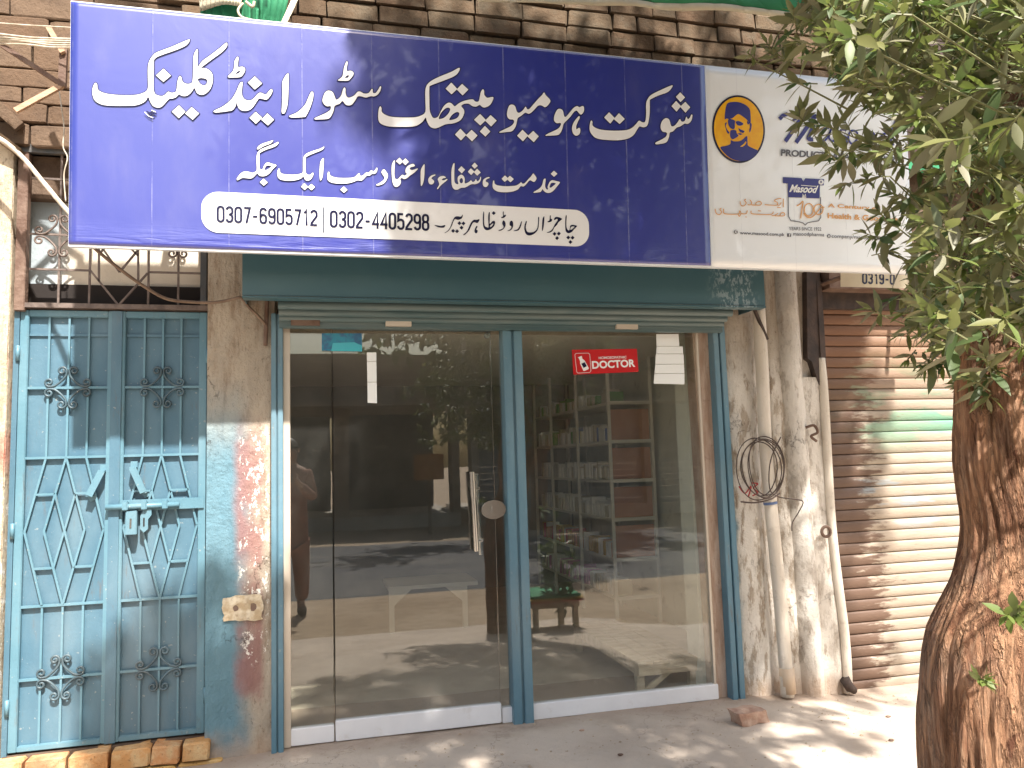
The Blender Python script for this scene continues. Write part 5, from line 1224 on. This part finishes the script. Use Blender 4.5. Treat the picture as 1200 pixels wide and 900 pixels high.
# ------------------------------------------------------------------ the tree
TY = -2.45
tree = thing('tree', 'rough barked tree with narrow olive leaves in front of the closed shutter', 'tree', (1.62, TY, -.15))
def trunk_mesh(name, centers, radii, seed, nseg=168, nring=150):
    C_ = catmull(centers, 30); b = MB(); rows = []
    R_ = np.interp(np.linspace(0, 1, len(C_)), np.linspace(0, 1, len(radii)), radii)
    for i in range(len(C_)):
        c = C_[i]; r = R_[i]; row = []
        for k in range(nseg+1):
            a = 2*math.pi*(k % nseg)/nseg
            v = Vector((math.cos(a)*3, math.sin(a)*3, c.z*1.1+seed))
            lob = 1+.05*mnoise.noise(Vector((math.cos(a)*1.2, math.sin(a)*1.2, c.z*1.3+seed)))+.04*mnoise.noise(v)
            rid = mnoise.noise(Vector((math.cos(a)*9+.8*math.sin(c.z*5), math.sin(a)*9, c.z*2.6+seed)))
            rid2 = mnoise.noise(Vector((math.cos(a)*22, math.sin(a)*22, c.z*7+seed)))
            rr_ = r*(lob+.045*(abs(rid)*2-.5)+.035*rid2)
            n3 = abs(mnoise.noise(Vector((math.cos(a)*6+seed+.5*math.sin(c.z*3), math.sin(a)*6, c.z*1.5)))); rr_ -= r*.035*max(0, .10-n3)/.10
            row.append((c.x+rr_*math.cos(a), c.y+rr_*math.sin(a), c.z))
        rows.append(row)
    b.grid(rows); return b.build(name, M['bark'], tree, smooth=True, fixn=False)
def ctr(pxl, py, r, Y=TY):
    """trunk centre whose left silhouette falls on the given photo pixel"""
    p = P(pxl, py, Y=Y)
    n = math.hypot(p[0]-CAM[0], p[1]-CAM[1]); ux, uy = (p[0])/n, (p[1]+4)/n
    return (p[0]+r*uy, Y-r*ux*0, p[2])
prof_ = [(1140, 300, .075), (1138, 400, .078), (1139, 470, .082), (1140, 540, .088), (1152, 620, .098), (1144, 680, .112), (1122, 745, .138), (1114, 800, .148), (1116, 900, .152)]
cs = [ctr(x, y, r) for x, y, r in prof_]; rs_ = [r for _, _, r in prof_]
low = [(cs[-1][0]+.005, TY, .3), (cs[-1][0]+.01, TY, -.2)]
top_ = [(1.82, TY+.02, 2.7), (1.76, TY, 2.3)]
trunk_mesh('trunk', top_+cs+low, [.06, .066]+rs_+[.155, .15], 1.0)
# second stem, leaning away to the right behind a deep groove
def c2_(px, py, r_): 
    q_ = ctr(px, py, r_, TY-.05); return (q_[0], TY-.05, q_[2])
s2 = [(2.32, TY+.10, 2.8), (2.14, TY+.06, 2.1), (2.02, TY+.02, 1.62)]+[c2_(1212, 560, .10), c2_(1196, 640, .105), c2_(1182, 720, .115), c2_(1180, 800, .125), c2_(1184, 900, .13)]
s2 += [(s2[-1][0], TY-.05, .2), (s2[-1][0], TY-.05, -.2)]
trunk_mesh('trunk', s2, [.05, .065, .09, .10, .105, .115, .125, .13, .14, .15], 5.0)
def limb(pts, r0, r1, name='limb', mat=None):
    C_ = catmull(pts, 8); n = len(C_)
    C_ = [c+Vector(mnoise.noise_vector(c*3))*.03 if 0 < i < n-1 else c for i, c in enumerate(C_)]
    b = MB(); b.tube(C_, [r0+(r1-r0)*i/(n-1) for i in range(n)], 9); b.build(name, mat or M['bark'], tree, smooth=True); return C_
limbs = []
L1 = [[(1.8, TY, 2.5), (1.4, -2.3, 3.4), (1.1, -2.2, 4.3)], [(1.8, TY, 2.6), (1.9, -2.6, 3.8), (1.7, -2.6, 5.0), (1.5, -2.5, 6.2)],
      [(2.3, TY+.1, 2.8), (2.6, -2.2, 3.8), (2.7, -2.1, 5.0), (2.6, -2.0, 6.0)], [(2.2, TY+.1, 2.5), (2.9, -2.6, 3.4), (3.4, -2.7, 4.4)],
      [(2.0, -2.5, 3.4), (2.1, -1.7, 4.0), (2.2, -1.2, 4.6)]]
for l in L1: limbs.append(limb(l, .05, .015))
LP = [p for l in limbs for p in l]
# visible low boughs
for l in ([(1.75, TY, 1.55), (1.68, -2.35, 1.75), (1.60, -2.3, 1.95)], [(1.95, TY, 1.6), (1.8, -2.7, 1.9), (1.6, -2.8, 2.2)], [(1.8, TY, 1.5), (1.62, -2.55, 1.62), (1.48, -2.6, 1.68)]):
    limbs.append(limb(l, .018, .006))
# leaves
def leaf_arrays(kind=0):
    """leaf of length 1 along +X, width ~.2, folded and drooping"""
    st_ = [(0, .012), (.18, .095), (.42, .145), (.68, .112), (.87, .045), (1.0, .002)]
    V_ = []; F_ = []
    for i, (x, w) in enumerate(st_):
        droop = -.10*x*x*(1+kind*.5); fold = .03
        V_ += [(x, -w, droop+fold*w*6), (x, 0, droop), (x, w, droop+fold*w*6)]
    for i in range(len(st_)-1):
        a = i*3; F_ += [(a, a+3, a+4, a+1), (a+1, a+4, a+5, a+2)]
    return np.array(V_), F_
LV, LF = leaf_arrays(0); LV2, _ = leaf_arrays(2)
lmesh = []
for mi, mk_ in enumerate(('leaf_a', 'leaf_b', 'leaf_c', 'leaf_d')):
    for Vv in (LV, LV2):
        me = bpy.data.meshes.new('leaf'); me.from_pydata([tuple(v) for v in Vv], [], LF); me.materials.append(M[mk_])
        for p in me.polygons: p.use_smooth = True
        lmesh.append(me)
def basis(d, roll):
    d = d/np.linalg.norm(d); up = np.array([0, 0, 1.]) if abs(d[2]) < .95 else np.array([1., 0, 0])
    y = np.cross(up, d); y /= np.linalg.norm(y); z = np.cross(d, y)
    y2 = y*math.cos(roll)+z*math.sin(roll); return np.stack([d, y2, np.cross(d, y2)], 1)
SIL = [(868, 70), (885, 50), (905, 30), (915, -80), (1400, -80), (1400, 470), (1190, 470), (1145, 472), (1110, 462), (1075, 448), (1040, 420), (1010, 385), (992, 345), (1005, 320), (1000, 250), (985, 230), (950, 205), (930, 150), (912, 112)]
def inside(poly, x, y):
    c = False; n = len(poly)
    for i in range(n):
        x1, y1 = poly[i]; x2, y2 = poly[i-1]
        if (y1 > y) != (y2 > y) and x < (x2-x1)*(y-y1)/(y2-y1)+x1: c = not c
    return c
def edge_dist(poly, x, y):
    best = 1e9; n = len(poly)
    for i in range(n):
        a = np.array(poly[i-1], float); c = np.array(poly[i], float); p = np.array([x, y]); t_ = max(0, min(1, np.dot(p-a, c-a)/np.dot(c-a, c-a))); best = min(best, np.linalg.norm(p-a-(c-a)*t_))
    return best
leaves = []      # (pos, basis, length, meshindex)
twv = MB()
ATT = [np.array(p) for l in limbs for p in l]
def whorl(c, axis, n, L, young=.12, mats=(.45, .25, .0, .3)):
    axis = axis/np.linalg.norm(axis)
    a0 = rng.uniform(0, 6.28)
    pp_ = np.cross(axis, [0, 0, 1.]); 
    if np.linalg.norm(pp_) < .1: pp_ = np.cross(axis, [1., 0, 0])
    pp_ /= np.linalg.norm(pp_); qq = np.cross(axis, pp_)
    for i in range(n):
        k = i/n; a = a0+i*2.4; sp = .25+.75*k+rng.uniform(-.1, .15)          # tip leaves close up, older ones spread
        d = axis*math.cos(sp*1.35)+(pp_*math.cos(a)+qq*math.sin(a))*math.sin(sp*1.35)
        d[2] -= .28*k+.05
        l = L*(.6+.5*k)*rng.uniform(.8, 1.2)
        pos = c-axis*L*.75*k
        if k < .25 and rng.random() < .75: mi = 2
        else: mi = rng.choice([0, 1, 2, 3], p=[.42, .27, .06, .25])
        leaves.append((pos, basis(d, rng.uniform(-.9, .9)), l, mi*2+rng.integers(0, 2)))
    e = c-axis*L*.9
    twv.tube([tuple(c), tuple(e)], .0016, 4, False); return e
def in_view(u, v): return -40 < u < 1240 and -40 < v < 940
# foliage that shows in the picture
made = 0; tries = 0
while made < 980 and tries < 60000:
    tries += 1
    u = rng.uniform(870, 1290); v = rng.uniform(-60, 472)
    if not inside(SIL, u, v): continue
    ed = edge_dist(SIL, u, v)
    ok = .22 if ed < 22 else (.6 if ed < 60 else 1)
    if u < 1010 and v > 90: ok *= .40
    elif u < 1075 and 90 < v < 310: ok *= .55
    if u < 1062 and 296 < v < 352: ok *= .12
    if rng.random() > ok: continue
    d = rng.uniform(1.15, 2.35)              # metres ahead of the lens plane
    if ed < 60: d = rng.uniform(1.6, 2.3)
    p = CAM+ray(u, v)*d/FPX
    L = rng.uniform(.040, .072)
    out = np.array([p[0]-1.95, (p[1]+2.4)*.6, (p[2]-2.1)*.35]); out /= np.linalg.norm(out)+1e-6
    ax = out*.8+rng.normal(0, .45, 3)+np.array([0, 0, .15])
    n0 = len(leaves)
    e = whorl(p, ax, int(rng.integers(7, 12)), L)
    # drop leaves whose tip strays far outside the silhouette
    keep = []
    for lf in leaves[n0:]:
        tip = lf[0]+lf[1][:, 0]*lf[2]; uu, vv, _ = proj(tip)
        if inside(SIL, uu, vv) or edge_dist(SIL, uu, vv) < 16: keep.append(lf)
    leaves[n0:] = keep
    if made % 5 == 0:
        # twig back toward the crown
        t1 = e+np.array([.12*(1 if e[0] < 1.9 else -.3), rng.uniform(-.05, .05), -.06])*rng.uniform(.7, 1.6)
        t2 = t1+np.array([.14*(1 if e[0] < 1.9 else -.3), rng.uniform(-.06, .06), -.05])
        a_, b_, _ = proj(t2); a1, b1, _ = proj(t1)
        if inside(SIL, a_, b_) and inside(SIL, a1, b1): twv.tube([tuple(e), tuple(t1), tuple(t2)], [.0016, .002, .0028], 5, False)
    made += 1
view_leaves = list(leaves)
# high crown above the picture, which shades the sign, the front and the pavement
leaves = []
def shade_want(p):
    s_ = (-.3-p[1])/SUN[1]; X = p[0]+SUN[0]*s_; Z = p[2]+SUN[2]*s_
    if Z > 3.9 or X > 3.45: return 0.06
    if X > 2.38 and Z < 1.7: return .12
    if Z > .9:
        f = max(0, min(1, (X-.12+.15*math.sin(Z*5))/.45))
        if X > 3.0: f *= .4
        return max(f, .25 if Z < 1.2 and X > -1.0 else .0)
    if Z > .0:
        return .08 if X < -.95 else (.85 if X < 2.4 else .2)
    if Z > -1.2:
        return .6 if X < 1.3 else .13
    return .10
made = 0; tries = 0
while made < 3300 and tries < 400000:
    tries += 1
    p = np.array([rng.uniform(-1.2, 4.2), rng.uniform(-3.7, -1.0), rng.uniform(2.3, 7.6)])
    cx_n = (p-np.array([1.45, -2.4, 4.9]))/np.array([2.7, 1.45, 2.8])
    if cx_n@cx_n > 1: continue
    u, v, d = proj(p)
    if d > .1 and v > -75 and -60 < u < 1260: continue
    if d > .1 and v > -160 and u < 880 and -80 < u: continue
    cl_ = mnoise.noise(Vector(p*1.1))*.5+mnoise.noise(Vector(p*2.4+7))*.4
    if rng.random() > shade_want(p)*(1.0+1.5*cl_): continue
    L = rng.uniform(.13, .18)
    whorl(p, np.array([cx_n[0], cx_n[1], .3])+rng.normal(0, .5, 3), int(rng.integers(8, 13)), L); made += 1
high = leaves
# the 300 leaves that show largest become parts, the rest one mass
def shown(lf):
    u, v, d = proj(lf[0]+lf[1][:, 0]*lf[2]*.5)
    if not in_view(u, v): return 0
    n_ = lf[1][:, 2]; vd = (lf[0]-CAM); vd = vd/np.linalg.norm(vd); return lf[2]**2*(abs(n_@vd)+.15)/d**2
view_leaves.sort(key=shown, reverse=True)
o0 = np.array(tree.location)
for pos, B, l, mi in view_leaves[:300]:
    o = bpy.data.objects.new('leaf', lmesh[mi]); col.objects.link(o); o.parent = tree
    Mx = Matrix([[*(B[i]*l), pos[i]-o0[i]] for i in range(3)]+[[0, 0, 0, 1]]); o.matrix_local = Mx
def mass(lst, name):
    nV = len(LV); V_ = np.empty((len(lst)*nV, 3)); mi_ = []
    for i, (pos, B, l, mi) in enumerate(lst):
        src = LV if mi % 2 == 0 else LV2
        V_[i*nV:(i+1)*nV] = (src*l)@B.T+pos-o0; mi_ += [mi//2]*len(LF)
    F_ = np.array(LF); FF = (F_[None]+(np.arange(len(lst))*nV)[:, None, None]).reshape(-1, 4)
    me = bpy.data.meshes.new(name); me.from_pydata(V_.tolist(), [], FF.tolist())
    for k in ('leaf_a', 'leaf_b', 'leaf_c', 'leaf_d'): me.materials.append(M[k])
    me.polygons.foreach_set('material_index', mi_); me.polygons.foreach_set('use_smooth', [True]*len(me.polygons)); me.update()
    o = bpy.data.objects.new(name, me); col.objects.link(o); o.parent = tree; setp(o, kind='stuff'); return o
mass(view_leaves[300:]+high, 'foliage')
o = twv.build('twigs', M['twig_green'], tree, fixn=False); setp(o, kind='stuff')
print('leaves', len(view_leaves), len(high))
# shoots on the trunk
def shoot(px, py, Y, n, L, label):
    global leaves
    leaves = []; p = P(px, py, Y=Y); 
    for k in range(n): whorl(np.array(p)+rng.normal(0, .012, 3), np.array([rng.normal(0, .4), -1, .5+rng.normal(0, .3)]), 6, L)
    for q in leaves:
        if q[3] % 2 == 0 or True: pass
    nV = len(LV); V_ = []; F_ = []
    for i, (pos, B, l, mi) in enumerate(leaves):
        V_ += ((LV*np.array([1, 1.5, 1])*l)@B.T+pos).tolist(); F_ += [tuple(a+i*nV for a in f) for f in LF]
    b = MB(); b.v = V_; b.f = F_; o = b.build('shoot', M['leaf_c'], tree, smooth=True, fixn=False); o['label'] = label
shoot(1158, 800, TY-.20, 3, .035, 'small bright sprig growing from the bark'); shoot(1192, 715, TY-.22, 4, .045, 'leafy sprig in the groove between the stems')

# ------------------------------------------------------------------ across the street (seen mirrored in the glass)
OY = -14.5
M['opp'] = simple('far_plaster', (.46, .42, .36), (.36, .32, .27), 1.5, .9, .2, 10)
M['opp2'] = simple('far_brick', (.36, .28, .21), (.26, .19, .14), 2, .9, .2, 10)
M['opp_sh'] = simple('far_shutter', (.16, .20, .24), (.22, .25, .27), 3, .6, .1, 20)
M['opp_dark'] = simple('far_dark_opening', (.14, .14, .15), rough=.9, bump=0)
def far_shop(x0, x1, h, wm, label, n, shut):
    g = thing('far_shop', label, 'building', ((x0+x1)/2, OY, -.17))
    MB().box(x0, x1, OY-4, OY, -.2, .12).build('plinth', M['opp'], g)
    MB().box(x0, x1, OY-4, OY-.02, 2.65, h).build('wall', wm, g)
    w = (x1-x0)/n
    for i in range(n+1):
        xx = x0+i*w; MB().box(max(x0, xx-.18), min(x1, xx+.18), OY-.5, OY, .12, 2.65).build('pier', wm, g)
    for i in range(n):
        if shut[i % len(shut)]:
            for k in range(17): MB().box(x0+i*w+.18, x0+(i+1)*w-.18, OY-.24-.02*(k % 2), OY-.2-.02*(k % 2), .13+k*.148, .272+k*.148).build('slat', M['opp_sh'], g)
        else: MB().box(x0+i*w+.18, x0+(i+1)*w-.18, OY-3.2, OY-3.1, .12, 2.65).build('dark_room', M['opp_dark'], g)
    MB().box(x0-.1, x1+.1, OY-.02, OY+.9, 2.62, 2.72).build('canopy', wm, g)
    return g
far_shop(-9.5, -3.2, 3.6, M['opp'], 'low plastered shop row with dark openings across the street, left', 2, [0])
far_shop(-2.2, 3.3, 3.9, M['opp2'], 'brick shop with dark openings across the street, middle', 2, [0, 0])
far_shop(3.6, 10.5, 4.4, M['opp'], 'taller plastered shop with grey shutters across the street, right', 3, [1])
far_shop(11.5, 18.5, 3.7, M['opp2'], 'brick shop with grey shutters at the far right across the street', 3, [1, 0])
far_shop(-18.5, -10.5, 4.2, M['opp2'], 'brick shop row at the far left across the street', 3, [0, 1])
nb = thing('notice_board', 'small orange notice board on a post across the street', 'sign', (2.3, -12.6, -.17))
MB().box(2.28, 2.34, -12.62, -12.58, -.17, 1.0).build('post', M['rust'], nb)
MB().box(2.0, 2.62, -12.58, -12.55, .95, 1.5).build('board', simple('orange_board', (.34, .14, .03), (.26, .10, .03), 8, .5, .05), nb)
# trees across the street
def far_tree(x, y, h, r, label, seed):
    g = thing('street_tree', label, 'tree', (x, y, -.17)); R = np.random.default_rng(seed)
    b = MB(); b.tube(catmull([(x, y, -.2), (x+.1, y, h*.3), (x-.05, y+.1, h*.55), (x+.1, y, h*.85)], 5), [.2-.008*i for i in range(16)], 10); b.build('trunk', M['bark'], g, smooth=True)
    for k in range(6):
        a = k*1.05+seed; b = MB(); b.tube(catmull([(x, y, h*.4+.1*k), (x+r*.4*math.cos(a), y+r*.4*math.sin(a), h*.6), (x+r*.75*math.cos(a), y+r*.75*math.sin(a), h*.75)], 5), [.07-.005*i for i in range(11)], 6); b.build('limb', M['bark'], g, smooth=True)
    V_ = []; F_ = []; nV = len(LV); i = 0
    cen = [(R.normal(0, .5, 3)*np.array([r, r, h*.22])+np.array([x, y, h*.72]), R.uniform(.35, .8)) for _ in range(26)]
    for _ in range(5200):
        c, s_ = cen[R.integers(0, 26)]; p = c+R.normal(0, .42, 3)*s_; d = R.normal(0, 1, 3); B = basis(d, R.uniform(-1, 1)); l = R.uniform(.2, .34)
        V_.append((LV*np.array([1, 1.5, 1])*l)@B.T+p-np.array([x, y, -.17])); F_ += [tuple(a+i*nV for a in f) for f in LF]; i += 1
    me = bpy.data.meshes.new('crown'); me.from_pydata(np.concatenate(V_).tolist(), [], F_); me.materials.append(M['leaf_b'])
    o = bpy.data.objects.new('crown', me); col.objects.link(o); o.parent = g; setp(o, kind='stuff')
far_tree(4.6, -12.4, 6.5, 2.2, 'leafy street tree standing across the road, right of the notice board', 3)
far_tree(9.5, -12.6, 7.0, 2.4, 'tall leafy street tree at the far right across the road', 5)
far_tree(-11.0, -12.8, 6.0, 2.0, 'leafy street tree at the far left across the road', 8)

# ------------------------------------------------------------------ the person taking the photograph (mirrored in the glass)
pr = thing('person', 'person in brown long shirt holding up a phone on the roadside, facing the shop', 'person', (-.27, -4.45, -.17))
M['kameez'] = simple('brown_cotton', (.26, .10, .06), (.20, .075, .045), 8, .9, .3, 30)
M['skin'] = simple('skin', (.30, .16, .10), rough=.55, bump=.05)
M['hair'] = simple('black_hair', (.012, .01, .009), rough=.5, bump=.2)
def skinned(name, verts, edges, radii, mat, parent, sub=2, root=0):
    me = bpy.data.meshes.new(name); o0_ = ORG[parent.name]
    me.from_pydata([tuple(Vector(v)-o0_) for v in verts], edges, []); o = bpy.data.objects.new(name, me); col.objects.link(o)
    m1 = o.modifiers.new('skin', 'SKIN'); m1.use_smooth_shade = True
    for i, r in enumerate(radii):
        sv = me.skin_vertices[0].data[i]; sv.radius = (r, r) if not isinstance(r, tuple) else r; sv.use_root = (i == root)
    m2 = o.modifiers.new('sub', 'SUBSURF'); m2.levels = sub; m2.render_levels = sub
    me.materials.append(mat); o.parent = parent; ORG[o.name] = o0_.copy(); return o
px0, py0, g0 = -.27, -4.45, -.17
def B_(x, y, z): return (px0+x, py0+y, g0+z)
v_ = [B_(0, 0, .95), B_(0, 0, 1.12), B_(0, 0, 1.32), B_(0, .0, 1.44), B_(0, .02, 1.52), B_(0, .03, 1.60), B_(0, .035, 1.68),
      B_(-.17, 0, 1.40), B_(-.235, .06, 1.16), B_(-.085, .30, 1.33), B_(-.065, .345, 1.37),
      B_(.17, 0, 1.40), B_(.235, .06, 1.16), B_(.085, .30, 1.33), B_(.065, .345, 1.37),
      B_(-.10, 0, .88), B_(-.11, .02, .48), B_(-.11, -.01, .10), B_(-.12, .12, .04),
      B_(.10, 0, .88), B_(.11, .02, .48), B_(.11, -.01, .10), B_(.12, .12, .04)]
e_ = [(0, 1), (1, 2), (2, 3), (3, 4), (4, 5), (5, 6), (3, 7), (7, 8), (8, 9), (9, 10), (3, 11), (11, 12), (12, 13), (13, 14), (0, 15), (15, 16), (16, 17), (17, 18), (0, 19), (19, 20), (20, 21), (21, 22)]
r_v = [.15, .14, .16, .11, .055, .095, .085, .06, .045, .03, .028, .06, .045, .03, .028, .09, .06, .04, .035, .09, .06, .04, .035]
skinned('body', v_, e_, r_v, M['skin'], pr)
# fingers: short chains rooted inside each palm, curled round the phone
for sx in (-1, 1):
    for f in range(4):
        z = 1.345+.020*f; b = MB(); b.tube(catmull([B_(sx*.066, .345, z), B_(sx*.078, .375, z+.003), B_(sx*.066, .398, z+.004), B_(sx*.045, .400, z+.003)], 4), [.009, .009, .0088, .0086, .0085, .0084, .0083, .0082, .008, .0078, .0076, .0072, .0065], 8); b.build('finger', M['skin'], pr, smooth=True)
    b = MB(); b.tube(catmull([B_(sx*.066, .335, 1.345), B_(sx*.055, .352, 1.325), B_(sx*.035, .362, 1.335)], 4), [.012, .0115, .011, .0108, .0105, .010, .0095, .009, .008], 8); b.build('thumb', M['skin'], pr, smooth=True)
# kameez and trousers as clothing over the body
kv = [B_(0, 0, .55), B_(0, 0, .80), B_(0, 0, 1.12), B_(0, 0, 1.32), B_(0, 0, 1.43), B_(-.175, 0, 1.405), B_(-.24, .06, 1.16), B_(-.11, .25, 1.295), B_(.175, 0, 1.405), B_(.24, .06, 1.16), B_(.11, .25, 1.295)]
skinned('kameez', kv, [(0, 1), (1, 2), (2, 3), (3, 4), (4, 5), (5, 6), (6, 7), (4, 8), (8, 9), (9, 10)], [(.22, .15), (.20, .145), (.185, .15), (.195, .155), .115, .075, .06, .048, .075, .06, .048], M['kameez'], pr)
skinned('trousers', [B_(0, 0, .80), B_(-.11, 0, .62), B_(-.12, .01, .35), B_(-.12, -.01, .12), B_(.11, 0, .62), B_(.12, .01, .35), B_(.12, -.01, .12)], [(0, 1), (1, 2), (2, 3), (0, 4), (4, 5), (5, 6)], [.15, .10, .085, .07, .10, .085, .07], M['kameez'], pr)
bm = bmesh.new(); bmesh.ops.create_uvsphere(bm, u_segments=24, v_segments=16, radius=1)
for v in list(bm.verts):
    v.co = Vector((v.co.x*.098, v.co.y*.115, v.co.z*.125))
bmesh.ops.delete(bm, geom=[v for v in bm.verts if v.co.z < .02 and v.co.y > -.02 or v.co.z < -.07], context='VERTS')
me = bpy.data.meshes.new('hair'); bm.to_mesh(me); bm.free(); me.materials.append(M['hair']); o = bpy.data.objects.new('hair', me); col.objects.link(o); o.parent = pr; o.location = Vector(B_(0, .015, 1.66))-ORG[pr.name]
b = MB(); b.tube([B_(0, .10, 1.655), B_(0, .135, 1.63)], [.010, .017], 8); b.build('nose', M['skin'], pr, smooth=True)
b = MB(); b.box(px0-.035, px0+.035, py0+.118, py0+.124, g0+1.595, g0+1.603); b.build('mouth', simple('lips', (.25, .09, .07)), pr)
for sx in (-1, 1):
    b = MB(); b.tube([B_(sx*.035, .112, 1.668), B_(sx*.035, .122, 1.668)], .011, 10); b.build('eye', M['hair'], pr, smooth=True)
    b = MB(); b.tube([B_(sx*.088, .02, 1.63), B_(sx*.094, .02, 1.67)], [.014, .018], 8); b.build('ear', M['skin'], pr, smooth=True)
    b = MB(); b.tube(catmull([B_(sx*.12, -.06, .03), B_(sx*.12, .06, .04), B_(sx*.125, .17, .03)], 4), [.035, .045, .05, .05, .048, .045, .045, .04, .03], 10); b.build('shoe', M['hair'], pr, smooth=True)
o = MB().box(px0-.075, px0+.075, py0+.378, py0+.387, g0+1.335, g0+1.415).build('phone', M['opp_dark'], None, bevel=.004); setp(o, 'slim black phone held sideways in both hands of the person', 'phone')

# ------------------------------------------------------------------ bundle beside the trunk (seen mirrored in the glass)
bd = thing('low_stool', 'low wooden stool beside the foot of the tree trunk', 'stool', (1.86, -2.55, -.15))
fc = thing('folded_cloth', 'folded green cloth with yellow and red borders lying on the low stool', 'cloth', (1.9, -2.52, .152))
MB().box(1.70, 2.10, -2.75, -2.30, .10, .15).build('seat', M['bench_wood'], bd)
for x in (1.73, 2.07):
    for y in (-2.72, -2.33): MB().box(x-.02, x+.02, y-.02, y+.02, -.16, .10).build('leg', M['bench_wood'], bd)
for i, (mt, z0, z1, g_) in enumerate((('box_red', .152, .164, .03), ('box_yellow', .166, .180, .022), ('green_cloth', .182, .205, .0))):
    b = MB(); b.box(1.69-g_, 2.11+g_, -2.77, -2.28+g_, z0, z1); b.build('cloth_layer', M[mt], fc, bevel=.006)
sh = thing('shrub', 'dark leafy shrub growing at the foot of the tree trunk', 'shrub', (1.95, -2.2, -.12))
leaves = []
for _ in range(90):
    whorl(np.array([1.93, -2.34, .42])+rng.normal(0, 1, 3)*np.array([.07, .07, .15]), rng.normal(0, .6, 3)+np.array([0, .2, .8]), 7, .09)
V_ = []; F_ = []; nV = len(LV)
for i, (pos, B, l, mi) in enumerate(leaves):
    V_ += ((LV*l)@B.T+pos).tolist(); F_ += [tuple(a+i*nV for a in f) for f in LF]
b = MB(); b.v = V_; b.f = F_; o = b.build('leaves', M['leaf_b'], sh, smooth=True, fixn=False); setp(o, kind='stuff')
b = MB(); b.tube([(1.93, -2.34, -.15), (1.93, -2.34, .5)], [.012, .006], 6); b.build('stem', M['twig'], sh)
